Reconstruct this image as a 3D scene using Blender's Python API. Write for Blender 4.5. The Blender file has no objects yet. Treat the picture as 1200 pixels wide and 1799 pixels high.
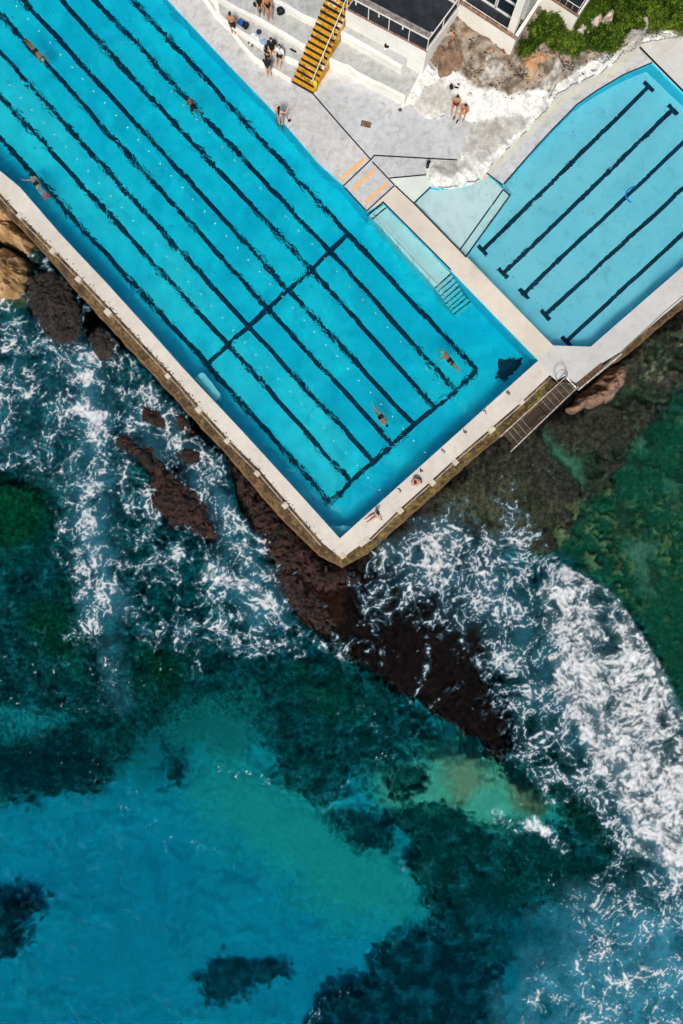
import bpy, bmesh, math, random
import numpy as np
from mathutils import Vector, Matrix
from mathutils.geometry import tessellate_polygon

random.seed(7)
rng = np.random.default_rng(11)
scene = bpy.context.scene
COL = scene.collection
R = math.radians

# ------------------------------------------------------------------ camera
CAM_H = 42.0                      # metres above the pool deck (deck is z = 0)
cam_d = bpy.data.cameras.new('camera')
cam = bpy.data.objects.new('camera', cam_d)
COL.objects.link(cam)
cam.location = (0, 0, CAM_H)
cam.rotation_euler = (0, 0, 0)
cam_d.sensor_fit = 'HORIZONTAL'
cam_d.sensor_width = 36.0
cam_d.lens = 36.0
cam_d.clip_end = 2000
scene.camera = cam

# ------------------------------------------------------------------ sky and sun
SUN_ELEV, SUN_AZ = R(54), R(191)          # azimuth clockwise from +Y: light from the sea side
world = bpy.data.worlds.new('World')
scene.world = world
world.use_nodes = True
wn = world.node_tree
bg = wn.nodes['Background']
sky = wn.nodes.new('ShaderNodeTexSky')
sky.sky_type = 'NISHITA'
sky.sun_disc = False
sky.sun_elevation = SUN_ELEV
sky.sun_rotation = SUN_AZ
sky.air_density = 1.0
sky.dust_density = 2.0
sky.ozone_density = 0.6
wn.links.new(sky.outputs[0], bg.inputs[0])
bg.inputs[1].default_value = 0.075
sun_d = bpy.data.lights.new('sun', 'SUN')
sun_d.energy = 3.3
sun_d.angle = R(12)
sun_d.color = (1.0, 0.95, 0.87)
sun = bpy.data.objects.new('sun', sun_d)
COL.objects.link(sun)
sdir = Vector((math.sin(SUN_AZ) * math.cos(SUN_ELEV), math.cos(SUN_AZ) * math.cos(SUN_ELEV), math.sin(SUN_ELEV)))
sun.rotation_euler = sdir.to_track_quat('Z', 'Y').to_euler()
sun.location = (0, 0, 60)

# ------------------------------------------------------------------ exposure
scene.view_settings.view_transform = 'Standard'
scene.view_settings.look = 'None'
scene.view_settings.gamma = 1.0
scene.view_settings.use_curve_mapping = False
scene.view_settings.exposure = 0.16
cy = scene.cycles
cy.use_denoising = True
cy.blur_glossy = 1.0
cy.max_bounces = 7
cy.transmission_bounces = 6
cy.transparent_max_bounces = 8
cy.diffuse_bounces = 3
cy.glossy_bounces = 2
cy.use_adaptive_sampling = True
cy.adaptive_threshold = 0.03
cy.sample_clamp_indirect = 30.0
cy.sample_clamp_direct = 3.0

SEA = -2.6                        # sea level


def P(u, v, z=0.0):
    """A point of the place at height z, from where it appears in the 1200 x 1799 photograph."""
    k = (CAM_H - z) / 1200.0
    return Vector(((u - 600.0) * k, (899.5 - v) * k, z))


# ------------------------------------------------------------------ object helpers
def prop(o, label=None, cat=None, group=None, kind=None):
    if label: o['label'] = label
    if cat: o['category'] = cat
    if group: o['group'] = group
    if kind: o['kind'] = kind
    return o


def link(name, me, mat=None, parent=None):
    o = bpy.data.objects.new(name, me)
    COL.objects.link(o)
    if mat is not None and me is not None:
        for m in (mat if isinstance(mat, (list, tuple)) else [mat]):
            me.materials.append(m)
    if parent is not None:
        o.parent = parent
        o.matrix_parent_inverse = parent.matrix_basis.inverted()
    return o


def empty(name, loc=(0, 0, 0)):
    o = bpy.data.objects.new(name, None)
    o.empty_display_size = 0.1
    COL.objects.link(o)
    o.location = loc
    return o


def mesh_of(verts, faces, smooth=False, name='mesh'):
    me = bpy.data.meshes.new(name)
    me.from_pydata([tuple(v) for v in verts], [], faces)
    me.update()
    if smooth:
        me.polygons.foreach_set('use_smooth', [True] * len(me.polygons))
    return me


class MB:
    """Collects boxes, tubes and prisms, then links them as one mesh."""
    def __init__(s):
        s.v, s.f = [], []

    def add(s, vs, fs):
        n = len(s.v)
        s.v += [tuple(v) for v in vs]
        s.f += [tuple(i + n for i in f) for f in fs]
        return s

    def box(s, c, size, rz=0.0, m=None):
        hx, hy, hz = size[0] / 2, size[1] / 2, size[2] / 2
        M = m if m is not None else Matrix.Rotation(rz, 3, 'Z')
        vs = [Vector(c) + M @ Vector((x * hx, y * hy, z * hz)) for x in (-1, 1) for y in (-1, 1) for z in (-1, 1)]
        return s.add(vs, [(0, 1, 3, 2), (4, 6, 7, 5), (0, 4, 5, 1), (2, 3, 7, 6), (0, 2, 6, 4), (1, 5, 7, 3)])

    def bar(s, a, b, w, h, up=(0, 0, 1)):
        a, b = Vector(a), Vector(b)
        d = b - a
        L = d.length
        d.normalize()
        up = Vector(up)
        side = d.cross(up)
        if side.length < 1e-4:
            side = d.cross(Vector((1, 0, 0)))
        side.normalize()
        upn = side.cross(d)
        M = Matrix((d, side, upn)).transposed()
        return s.box((a + b) / 2, (L, w, h), m=M)

    def tube(s, pts, r, n=8, cap=True):
        pts = [Vector(p) for p in pts]
        rs = r if isinstance(r, (list, tuple)) else [r] * len(pts)
        rings = []
        ref = None
        for i, p in enumerate(pts):
            d = (pts[min(i + 1, len(pts) - 1)] - pts[max(i - 1, 0)])
            if d.length < 1e-9:
                d = Vector((0, 0, 1))
            d.normalize()
            if ref is None:
                ref = Vector((0, 0, 1)) if abs(d.z) < 0.9 else Vector((1, 0, 0))
            x = d.cross(ref)
            if x.length < 1e-4:
                x = d.cross(Vector((0.3, 0.8, 0.5)))
            x.normalize()
            y = d.cross(x)
            rings.append([p + (x * math.cos(2 * math.pi * k / n) + y * math.sin(2 * math.pi * k / n)) * rs[i] for k in range(n)])
        vs = [v for ring in rings for v in ring]
        fs = []
        for i in range(len(pts) - 1):
            for k in range(n):
                fs.append((i * n + k, i * n + (k + 1) % n, (i + 1) * n + (k + 1) % n, (i + 1) * n + k))
        if cap:
            fs.append(tuple(range(n - 1, -1, -1)))
            fs.append(tuple((len(pts) - 1) * n + k for k in range(n)))
        return s.add(vs, fs)

    def prism(s, top, z0, bottom=True):
        """Extrude a planar outline (Vectors with their own z) down to z0."""
        top = [Vector(p) for p in top]
        n = len(top)
        area = sum(top[i].x * top[(i + 1) % n].y - top[(i + 1) % n].x * top[i].y for i in range(n))
        if area < 0:
            top = top[::-1]
        tris = tessellate_polygon([[Vector((p.x, p.y, 0)) for p in top]])
        vs = top + [Vector((p.x, p.y, z0)) for p in top]
        fs = []
        for t in tris:
            a, b, c = t
            cr = (top[b].x - top[a].x) * (top[c].y - top[a].y) - (top[b].y - top[a].y) * (top[c].x - top[a].x)
            t = (a, b, c) if cr > 0 else (a, c, b)
            fs.append(t)
            if bottom:
                fs.append((t[0] + n, t[2] + n, t[1] + n))
        for i in range(n):
            j = (i + 1) % n
            fs.append((i, i + n, j + n, j))
        return s.add(vs, fs)

    def build(s, name, mat=None, parent=None, smooth=False, bevel=0.0, seg=2):
        me = mesh_of(s.v, s.f, smooth, name)
        if bevel:
            bm = bmesh.new()
            bm.from_mesh(me)
            bmesh.ops.remove_doubles(bm, verts=bm.verts, dist=1e-5)
            bmesh.ops.recalc_face_normals(bm, faces=bm.faces)
            es = [e for e in bm.edges if len(e.link_faces) == 2 and e.calc_face_angle(0) > 0.5]
            bmesh.ops.bevel(bm, geom=es, offset=bevel, segments=seg, affect='EDGES', profile=0.6)
            bm.to_mesh(me)
            bm.free()
        o = link(name, me, mat, parent)
        return o


def flat(name, polys, mat, parent=None, holes=()):
    """A flat sheet from outlines in metres: polys = list of outlines, holes cut from a single outline."""
    vs, fs = [], []
    for poly in polys:
        rings = [[Vector(p) for p in poly]] + [[Vector(p) for p in h] for h in holes]
        allv = [p for r in rings for p in r]
        tris = tessellate_polygon([[Vector((p.x, p.y, 0)) for p in r] for r in rings])
        n = len(vs)
        vs += allv
        for a, b, c in tris:
            cr = (allv[b].x - allv[a].x) * (allv[c].y - allv[a].y) - (allv[b].y - allv[a].y) * (allv[c].x - allv[a].x)
            if abs(cr) < 1e-9:
                continue
            fs.append((a + n, b + n, c + n) if cr > 0 else (a + n, c + n, b + n))
    return link(name, mesh_of(vs, fs, name=name), mat, parent)


def px(pts, z=0.0):
    return [P(u, v, z) for u, v in pts]


def strip(pts, w, z=0.0, closed=False):
    """Outline of a painted stripe w metres wide along a polyline of Vectors."""
    pts = [Vector((p[0], p[1], z)) for p in pts]
    L, Rr = [], []
    n = len(pts)
    for i, p in enumerate(pts):
        d1 = (p - pts[i - 1]).normalized() if i > 0 else None
        d2 = (pts[i + 1] - p).normalized() if i < n - 1 else None
        d = ((d1 or d2) + (d2 or d1)).normalized()
        nrm = Vector((-d.y, d.x, 0))
        k = 1.0
        if d1 and d2:
            k = 1.0 / max(0.4, nrm.dot(Vector((-d1.y, d1.x, 0))))
        L.append(p + nrm * w / 2 * k)
        Rr.append(p - nrm * w / 2 * k)
    return L + Rr[::-1]


# ------------------------------------------------------------------ noise for meshes
def vnoise(x, y, seed=0):
    xi, yi = np.floor(x).astype(np.int64), np.floor(y).astype(np.int64)
    xf, yf = x - xi, y - yi
    u, v = xf * xf * xf * (xf * (xf * 6 - 15) + 10), yf * yf * yf * (yf * (yf * 6 - 15) + 10)

    def g(ix, iy):
        h = (ix * 374761393 + iy * 668265263 + seed * 974634721) & 0xFFFFFFFF
        h = ((h ^ (h >> 13)) * 1274126177) & 0xFFFFFFFF
        h = h ^ (h >> 16)
        a = (h & 0xFFFF) / 65536.0 * 2 * np.pi
        return np.cos(a), np.sin(a)

    def d(ix, iy, fx, fy):
        gx, gy = g(ix, iy)
        return gx * fx + gy * fy
    a = d(xi, yi, xf, yf) * (1 - u) + d(xi + 1, yi, xf - 1, yf) * u
    b = d(xi, yi + 1, xf, yf - 1) * (1 - u) + d(xi + 1, yi + 1, xf - 1, yf - 1) * u
    return (a * (1 - v) + b * v) * 1.4


def fbm(x, y, scale=1.0, octv=4, seed=0, gain=0.5, ridged=False):
    s, a, t = 0.0, 1.0, 0.0
    x, y = x / scale, y / scale
    for i in range(octv):
        n = vnoise(x + 17.3 * i, y - 9.1 * i, seed + i)
        if ridged:
            n = 1 - 2 * np.abs(n)
        s = s + a * n
        t += a
        a *= gain
        x, y = x * 2.03, y * 2.03
    return s / t


def sdf_poly(x, y, poly):
    """Signed distance (inside negative) from points to an outline."""
    d = np.full(x.shape, 1e9)
    inside = np.zeros(x.shape, bool)
    n = len(poly)
    for i in range(n):
        ax, ay = poly[i][0], poly[i][1]
        bx, by = poly[(i + 1) % n][0], poly[(i + 1) % n][1]
        ex, ey = bx - ax, by - ay
        wx, wy = x - ax, y - ay
        t = np.clip((wx * ex + wy * ey) / (ex * ex + ey * ey + 1e-12), 0, 1)
        d = np.minimum(d, (wx - ex * t) ** 2 + (wy - ey * t) ** 2)
        c = ((ay > y) != (by > y)) & (x < (bx - ax) * (y - ay) / ((by - ay) if abs(by - ay) > 1e-12 else 1e-12) + ax)
        inside ^= c
    d = np.sqrt(d)
    return np.where(inside, -d, d)


def dist_line(x, y, pts):
    d = np.full(x.shape, 1e9)
    for i in range(len(pts) - 1):
        ax, ay = pts[i][0], pts[i][1]
        bx, by = pts[i + 1][0], pts[i + 1][1]
        ex, ey = bx - ax, by - ay
        wx, wy = x - ax, y - ay
        t = np.clip((wx * ex + wy * ey) / (ex * ex + ey * ey + 1e-12), 0, 1)
        d = np.minimum(d, (wx - ex * t) ** 2 + (wy - ey * t) ** 2)
    return np.sqrt(d)


def sstep(a, b, x):
    t = np.clip((x - a) / (b - a), 0, 1)
    return t * t * (3 - 2 * t)


def grid_mesh(name, X, Y, Z, keep=None, smooth=True):
    h, w = X.shape
    me = bpy.data.meshes.new(name)
    idx = np.arange(h * w).reshape(h, w)
    q = np.stack([idx[:-1, :-1], idx[:-1, 1:], idx[1:, 1:], idx[1:, :-1]], -1).reshape(-1, 4)
    if keep is not None:
        k = (keep[:-1, :-1] & keep[:-1, 1:] & keep[1:, 1:] & keep[1:, :-1]).reshape(-1)
        q = q[k]
    used = np.zeros(h * w, bool)
    used[q.reshape(-1)] = True
    remap = np.cumsum(used) - 1
    co = np.stack([X.reshape(-1), Y.reshape(-1), Z.reshape(-1)], -1)[used]
    q = remap[q]
    # faces up
    a, b, c = co[q[:, 0]], co[q[:, 1]], co[q[:, 2]]
    cr = (b[:, 0] - a[:, 0]) * (c[:, 1] - a[:, 1]) - (b[:, 1] - a[:, 1]) * (c[:, 0] - a[:, 0])
    q[cr < 0] = q[cr < 0][:, ::-1]
    me.vertices.add(len(co))
    me.vertices.foreach_set('co', co.astype(np.float32).reshape(-1))
    me.loops.add(len(q) * 4)
    me.loops.foreach_set('vertex_index', q.astype(np.int32).reshape(-1))
    me.polygons.add(len(q))
    me.polygons.foreach_set('loop_start', np.arange(0, len(q) * 4, 4, dtype=np.int32))
    me.polygons.foreach_set('loop_total', np.full(len(q), 4, dtype=np.int32))
    me.update(calc_edges=True)
    me.validate()
    if smooth:
        me.polygons.foreach_set('use_smooth', np.ones(len(me.polygons), bool))
    return me, used


def set_attr(me, name, arr, used=None):
    arr = np.asarray(arr, np.float32)
    if arr.ndim >= 2 and arr.shape[-1] in (3, 4) and arr.ndim != 2:
        c = arr.reshape(-1, arr.shape[-1])
    else:
        c = arr.reshape(-1)
    if used is not None:
        c = c[used]
    if c.ndim == 2:
        if c.shape[1] == 3:
            c = np.concatenate([c, np.ones((len(c), 1), np.float32)], 1)
        a = me.attributes.new(name, 'FLOAT_COLOR', 'POINT')
        a.data.foreach_set('color', np.ascontiguousarray(c).reshape(-1))
    else:
        a = me.attributes.new(name, 'FLOAT', 'POINT')
        a.data.foreach_set('value', np.ascontiguousarray(c))


# ------------------------------------------------------------------ node helpers
class NT:
    def __init__(s, name, dim='3D'):
        s.dim = dim
        s.m = bpy.data.materials.new(name)
        s.m.use_nodes = True
        s.t = s.m.node_tree
        s.t.nodes.clear()
        s.out = s.t.nodes.new('ShaderNodeOutputMaterial')

    def n(s, typ, **kw):
        nd = s.t.nodes.new(typ)
        for k, v in kw.items():
            if k.startswith('i_'):
                key = k[2:]
                key = int(key) if key.isdigit() else key
                s.set(nd.inputs[key], v)
            else:
                setattr(nd, k, v)
        return nd

    def set(s, sock, v):
        if isinstance(v, bpy.types.NodeSocket):
            s.t.links.new(v, sock)
        elif isinstance(v, bpy.types.Node):
            s.t.links.new(v.outputs[0], sock)
        else:
            if isinstance(v, (tuple, list)) and len(v) == 3 and sock.type == 'RGBA':
                v = (*v, 1)
            sock.default_value = v

    def pos(s):
        if not hasattr(s, '_pos'):
            s._pos = s.n('ShaderNodeNewGeometry').outputs['Position']
        return s._pos

    def math(s, op, a, b=0.0, c=0.0, clamp=False):
        nd = s.t.nodes.new('ShaderNodeMath')
        nd.operation = op
        nd.use_clamp = clamp
        s.set(nd.inputs[0], a)
        s.set(nd.inputs[1], b)
        s.set(nd.inputs[2], c)
        return nd.outputs[0]

    def vmath(s, op, a, b=(0, 0, 0), scale=None):
        nd = s.t.nodes.new('ShaderNodeVectorMath')
        nd.operation = op
        s.set(nd.inputs[0], a)
        s.set(nd.inputs[1], b)
        if scale is not None:
            s.set(nd.inputs['Scale'], scale)
        return nd.outputs[0]

    def noise(s, scale, detail=4, rough=0.55, vec=None, dist=0.0, color=False):
        nd = s.t.nodes.new('ShaderNodeTexNoise')
        nd.noise_dimensions = s.dim
        s.set(nd.inputs['Vector'], vec if vec is not None else s.pos())
        nd.inputs['Scale'].default_value = scale
        nd.inputs['Detail'].default_value = detail
        nd.inputs['Roughness'].default_value = rough
        nd.inputs['Distortion'].default_value = dist
        return nd.outputs['Color' if color else 'Fac']

    def voro(s, scale, feature='F1', vec=None, out='Distance', rand=1.0):
        nd = s.t.nodes.new('ShaderNodeTexVoronoi')
        nd.feature = feature
        nd.voronoi_dimensions = s.dim
        s.set(nd.inputs['Vector'], vec if vec is not None else s.pos())
        nd.inputs['Scale'].default_value = scale
        nd.inputs['Randomness'].default_value = rand
        return nd.outputs[out]

    def ramp(s, fac, a, b, lo=0.0, hi=1.0, smooth=True):
        nd = s.t.nodes.new('ShaderNodeMapRange')
        nd.interpolation_type = 'SMOOTHSTEP' if smooth else 'LINEAR'
        nd.clamp = True
        s.set(nd.inputs['Value'], fac)
        s.set(nd.inputs['From Min'], a)
        s.set(nd.inputs['From Max'], b)
        s.set(nd.inputs['To Min'], lo)
        s.set(nd.inputs['To Max'], hi)
        return nd.outputs[0]

    def mix(s, fac, a, b, blend='MIX'):
        nd = s.t.nodes.new('ShaderNodeMix')
        nd.data_type = 'RGBA'
        nd.blend_type = blend
        nd.clamp_factor = True
        s.set(nd.inputs[0], fac)
        s.set(nd.inputs[6], a)
        s.set(nd.inputs[7], b)
        return nd.outputs[2]

    def attr(s, name, out='Fac'):
        nd = s.t.nodes.new('ShaderNodeAttribute')
        nd.attribute_name = name
        return nd.outputs[out]

    def bump(s, h, strength=0.5, dist=0.02, normal=None):
        nd = s.t.nodes.new('ShaderNodeBump')
        nd.inputs['Strength'].default_value = strength
        nd.inputs['Distance'].default_value = dist
        s.set(nd.inputs['Height'], h)
        if normal is not None:
            s.set(nd.inputs['Normal'], normal)
        return nd.outputs[0]

    def bsdf(s, color, rough=0.7, normal=None, metal=0.0, spec=0.3):
        nd = s.t.nodes.new('ShaderNodeBsdfPrincipled')
        s.set(nd.inputs['Base Color'], color)
        s.set(nd.inputs['Roughness'], rough)
        s.set(nd.inputs['Metallic'], metal)
        nd.inputs['Specular IOR Level'].default_value = spec
        if normal is not None:
            s.set(nd.inputs['Normal'], normal)
        return nd.outputs[0]

    def surf(s, sh):
        s.t.links.new(sh, s.out.inputs['Surface'])
        return s.m


_plain = {}


def plain(name, col, rough=0.6, metal=0.0, var=0.12, scale=6.0, spec=0.3, bump=0.0):
    if name in _plain:
        return _plain[name]
    n = NT(name)
    f = n.noise(scale, 4)
    dk = tuple(c * (1 - var * 2) for c in col)
    lt = tuple(min(1, c * (1 + var)) for c in col)
    c = n.mix(n.ramp(f, 0.3, 0.7), dk, lt)
    nb = n.bump(n.noise(scale * 3, 3), bump, 0.02) if bump else None
    _plain[name] = n.surf(n.bsdf(c, rough, nb, metal, spec))
    return _plain[name]

# =================================================================== THE SETTING
IOR = 1.333


def PW(u, v, zw, zf):
    """A point on a submerged floor zf that shows at pixel (u, v) through a water surface at zw."""
    e = P(u, v, zw)
    r = math.hypot(u - 600, v - 899.5)
    if r < 1e-6:
        return Vector((0, 0, zf))
    st = r / math.hypot(r, 1200.0) / IOR
    sh = (zw - zf) * st / math.sqrt(1 - st * st)
    return Vector((e.x + (u - 600) / r * sh, e.y - (v - 899.5) / r * sh, zf))


# ---- materials of the setting
def concrete(name, base, stain=(0.30, 0.28, 0.22), amount=0.5, rust=0.0, grime=0.0, scale=1.0, relief=0.25):
    n = NT(name)
    p = n.pos()
    big = n.noise(0.35 * scale, 5, 0.6)
    mid = n.noise(1.7 * scale, 6, 0.65, dist=0.6)
    fine = n.noise(14 * scale, 5, 0.7)
    c = n.mix(n.ramp(big, 0.35, 0.68), tuple(x * 0.90 for x in base), tuple(min(1, x * 1.05) for x in base))
    c = n.mix(n.math('MULTIPLY', n.ramp(mid, 0.50, 0.78), amount), c, stain)
    c = n.mix(n.math('MULTIPLY', n.ramp(fine, 0.45, 0.75), 0.34), c, tuple(x * 0.55 for x in base))
    spots = n.ramp(n.voro(2.6 * scale, 'F1', n.vmath('ADD', p, n.vmath('SCALE', n.noise(5, 3, color=True), scale=0.25))), 0.02, 0.055, 1, 0)
    sel = n.ramp(n.noise(0.8 * scale, 3), 0.47, 0.60)
    c = n.mix(n.math('MULTIPLY', n.math('MULTIPLY', spots, sel), 0.75), c, (0.06, 0.055, 0.045))
    if rust:
        rr = n.ramp(n.noise(0.9, 6, 0.7, vec=n.vmath('ADD', p, (31, 7, 0))), 0.52, 0.75)
        c = n.mix(n.math('MULTIPLY', rr, rust), c, (0.42, 0.27, 0.10))
    if grime:
        gr = n.ramp(n.noise(2.2, 7, 0.75, vec=n.vmath('ADD', p, (3, 47, 0))), 0.42, 0.66)
        c = n.mix(n.math('MULTIPLY', gr, grime), c, (0.20, 0.20, 0.17))
    nb = n.bump(fine, relief, 0.01)
    return n.surf(n.bsdf(c, 0.75, nb, spec=0.25))


M_CREAM = concrete('cream_painted_concrete', (0.66, 0.605, 0.53), (0.46, 0.37, 0.28), 0.50, rust=0.26, grime=.10)
M_WALK = concrete('beige_painted_walkway', (0.67, 0.605, 0.505), (0.52, 0.43, 0.31), 0.40, rust=0.18, grime=.06)
M_DECK = concrete('grey_white_deck', (0.59, 0.59, 0.59), (0.31, 0.29, 0.23), 0.85, rust=0.42, grime=0.34)
M_CORNER = concrete('pale_grey_deck', (0.58, 0.57, 0.545), (0.36, 0.34, 0.29), 0.45, grime=0.12)
M_APRON = concrete('lilac_grey_apron', (0.56, 0.57, 0.585), (0.31, 0.30, 0.25), 0.80, rust=0.22, grime=0.34)
M_TIER = concrete('worn_grey_tier_top', (0.50, 0.51, 0.495), (0.27, 0.28, 0.25), 0.60, grime=0.50, scale=1.4)
M_WHITE = concrete('white_limewash', (0.86, 0.84, 0.78), (0.56, 0.52, 0.42), 0.36, rust=0.08, grime=.08)
M_PALEGREEN = concrete('pale_green_slab', (0.66, 0.72, 0.66), (0.50, 0.55, 0.45), 0.4, rust=0.08)
M_BLACK = plain('black_line_paint', (0.012, 0.012, 0.016), 0.55, var=0.25, scale=12)
M_ORANGE = NT('worn_orange_paint')
_n = M_ORANGE
_f = _n.ramp(_n.noise(4, 5, 0.7), 0.46, 0.74)
M_ORANGE = _n.surf(_n.bsdf(_n.mix(_f, (0.74, 0.42, 0.18), (0.66, 0.55, 0.42)), 0.75))


def pool_paint(name, base, pale, zone=None):
    n = NT(name, '2D')
    big = n.noise(0.22, 5, 0.62, dist=0.4)
    mid = n.noise(1.3, 6, 0.66, dist=0.5)
    c = n.mix(n.ramp(big, 0.38, 0.62), base, pale)
    c = n.mix(n.math('MULTIPLY', n.ramp(mid, 0.48, 0.74), 0.36), c, tuple(x * 0.66 for x in base))
    c = n.mix(n.math('MULTIPLY', n.ramp(n.noise(9, 4, 0.7), 0.56, 0.76), 0.24), c, tuple(x * 0.5 for x in base))
    bits = n.ramp(n.voro(1.4, 'F1'), 0.03, 0.07, 1, 0)
    c = n.mix(n.math('MULTIPLY', n.math('MULTIPLY', bits, n.ramp(n.noise(0.5, 2), 0.50, 0.62)), 0.6), c, tuple(x * 0.15 for x in base))
    return n.surf(n.bsdf(c, 0.6))


M_POOLFLOOR = pool_paint('main_pool_paint', (0.03, 0.68, 0.85), (0.12, 0.84, 0.95))
M_POOLPALE = pool_paint('bleached_pool_paint', (0.22, 0.80, 0.92), (0.58, 0.90, 0.96))
M_POOLWALL = pool_paint('pool_wall_paint', (0.05, 0.70, 0.90), (0.07, 0.74, 0.92))
M_LAPFLOOR = pool_paint('small_pool_paint', (0.50, 0.77, 0.88), (0.60, 0.82, 0.90))
M_WADE = pool_paint('wading_floor_paint', (0.84, 0.91, 0.90), (0.88, 0.92, 0.91))
M_LANE = plain('navy_lane_paint', (0.003, 0.030, 0.070), 0.6, var=0.3, scale=3)


def water_mat(name, sigma, chop, scale, strength):
    """Clear water: refracting surface with ripples, absorption through the depth."""
    n = NT(name, '2D')
    g = n.n('ShaderNodeBsdfGlass')
    g.inputs['IOR'].default_value = IOR
    g.inputs['Roughness'].default_value = 0.02
    h = n.math('ADD', n.noise(scale, 3, 0.5, dist=0.8), n.math('MULTIPLY', n.noise(scale * 0.33, 2, 0.5), 1.6))
    h = n.math('MULTIPLY', h, n.ramp(n.noise(0.22, 2, 0.6), 0.30, 0.70, 0.10, 1.8))
    n.set(g.inputs['Normal'], n.bump(h, strength, chop))
    n.surf(g.outputs[0])
    d = max(sigma) * 1.02
    a = n.n('ShaderNodeVolumeAbsorption')
    a.inputs['Color'].default_value = (*[1 - s / d for s in sigma], 1)
    a.inputs['Density'].default_value = d
    n.t.links.new(a.outputs[0], n.out.inputs['Volume'])
    return n.m


M_WATER = water_mat('main_pool_water', (0.85, 0.055, 0.030), 0.070, 1.9, 1.0)
M_WATER2 = water_mat('small_pool_water', (0.42, 0.045, 0.025), 0.05, 1.3, 1.0)

# ---- outlines in photo pixels (deck level)
L_OUT = [(-400, -105), (0, 339), (33, 375), (96, 439), (144, 489), (197, 545), (320, 678), (355, 720), (403, 773), (459, 829), (507, 885), (568, 955), (600, 981)]
B_OUT = [(648, 947), (699, 897), (757, 845), (797, 808), (859, 755), (915, 707), (966, 659)]
E_OUT = [(978, 669), (993, 660), (1012, 674), (1056, 639), (1092, 617), (1158, 560), (1200, 525), (1400, 355)]
POOL_L = [(597, 946), (533, 875), (427, 759), (320, 645), (267, 585), (187, 497), (107, 412), (35, 329), (0, 300), (-365, -109)]
POOL_R = [(-20, -420), (295, 0), (400, 112), (487, 202), (560, 287), (603, 325), (645, 372)]
RAMP_R = [(673, 355), (793, 476)]
POOL_R2 = [(874, 560), (946, 633)]
MAIN = POOL_R + RAMP_R + POOL_R2 + POOL_L
CURVE = [(885, 323), (903, 303), (920, 283), (944, 256), (970, 228), (1013, 184), (1050, 158), (1096, 131), (1146, 110)]
SMALL = [(727, 357), (757, 328), (772, 331), (815, 325), (855, 304)] + CURVE + [(1200, 163), (1330, 290), (1330, 358), (1200, 468), (1038, 609), (972, 607), (820, 451), (808, 440)]

deck = flat('seaward_pool_deck', [px(L_OUT + B_OUT + [(946, 633)] + POOL_L)], M_CREAM)
prop(deck, 'cream painted concrete deck along the sea edge of the long pool', kind='structure')
walk = flat('walkway', [px([(645, 372), (693, 325), (727, 357), (808, 440), (820, 451), (972, 607), (946, 633), (874, 560), (793, 476), (673, 355)])], M_WALK)
prop(walk, 'beige walkway between the long pool and the small pool', kind='structure')
corner = flat('corner_deck', [px([(972, 607), (1038, 609), (1200, 468), (1330, 358), (1400, 300)] + E_OUT[::-1] + [(966, 659), (946, 633)])], M_CORNER)
prop(corner, 'pale grey deck at the corner where both pools meet', kind='structure')
prom = flat('promenade', [px(POOL_R + [(693, 325)] + SMALL[:14] + [(1200, 163), (1330, 290), (1330, 358), (1400, 300), (1400, -450), (-20, -450)])], M_DECK)
prop(prom, 'grey white concrete promenade on the land side of the pools', kind='structure')


def zone(name, pts, mat, parent, z=0.004):
    return flat(name, [px(pts, z)], mat, parent)


zone('apron_slab', [(553, 165), (592, 138), (640, 152), (715, 188), (764, 216), (792, 195), (827, 217), (806, 279), (657, 275), (653, 279)], M_APRON, prom)
zone('ramp_slab', [(604, 326), (652, 281), (692, 325), (645, 370)], M_APRON, prom)
zone('upper_slab', [(657, 275), (760, 281), (751, 306), (684, 312), (654, 280)], M_APRON, prom)
zone('green_slab', [(684, 313), (752, 306), (760, 327), (727, 356)], M_PALEGREEN, prom)
zone('pool_surround', [(855, 304), (885, 322)] + CURVE[1:] + [(1124, 83), (1090, 95), (1020, 140), (970, 175), (935, 215), (880, 275)], M_APRON, prom)
zone('far_slab', [(1126, 82), (1200, 158), (1330, 288), (1400, 296), (1400, 40), (1200, 60), (1160, 66)], M_CORNER, prom)

for nm, pts, w, par in [
    ('painted_line', [(550, 165), (602, 225), (652, 281)], 0.085, prom), ('painted_line', [(603, 327), (651, 281)], 0.085, prom),
    ('painted_line', [(605, 329), (643, 370)], 0.085, prom), ('painted_line', [(654, 284), (693, 325)], 0.085, prom),
    ('painted_line', [(644, 371), (693, 326)], 0.085, prom), ('painted_line', [(694, 326), (727, 357), (808, 440), (819, 452)], 0.09, prom),
    ('painted_line', [(652, 280), (658, 273), (803, 281)], 0.085, prom), ('painted_line', [(684, 313), (749, 307)], 0.085, prom),
    ('painted_line', [(728, 356), (757, 328)], 0.085, prom), ('painted_line', [(855, 304), (883, 325)], 0.085, prom),
    ('painted_line', [(885, 323)] + CURVE[1:], 0.085, prom), ('painted_line', [(1124, 83), (1200, 160), (1330, 289)], 0.13, prom),
    ('painted_line', [(646, 379), (673, 355), (792, 474)], 0.09, walk)]:
    flat(nm, [strip(px(pts), w, 0.010)], M_BLACK, par)
for a, b in [((599, 315), (641, 278)), ((620, 333), (659, 298)), ((642, 356), (681, 321))]:
    flat('orange_stripe', [strip(px([a, b]), 0.27, 0.010)], M_ORANGE, prom)

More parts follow.
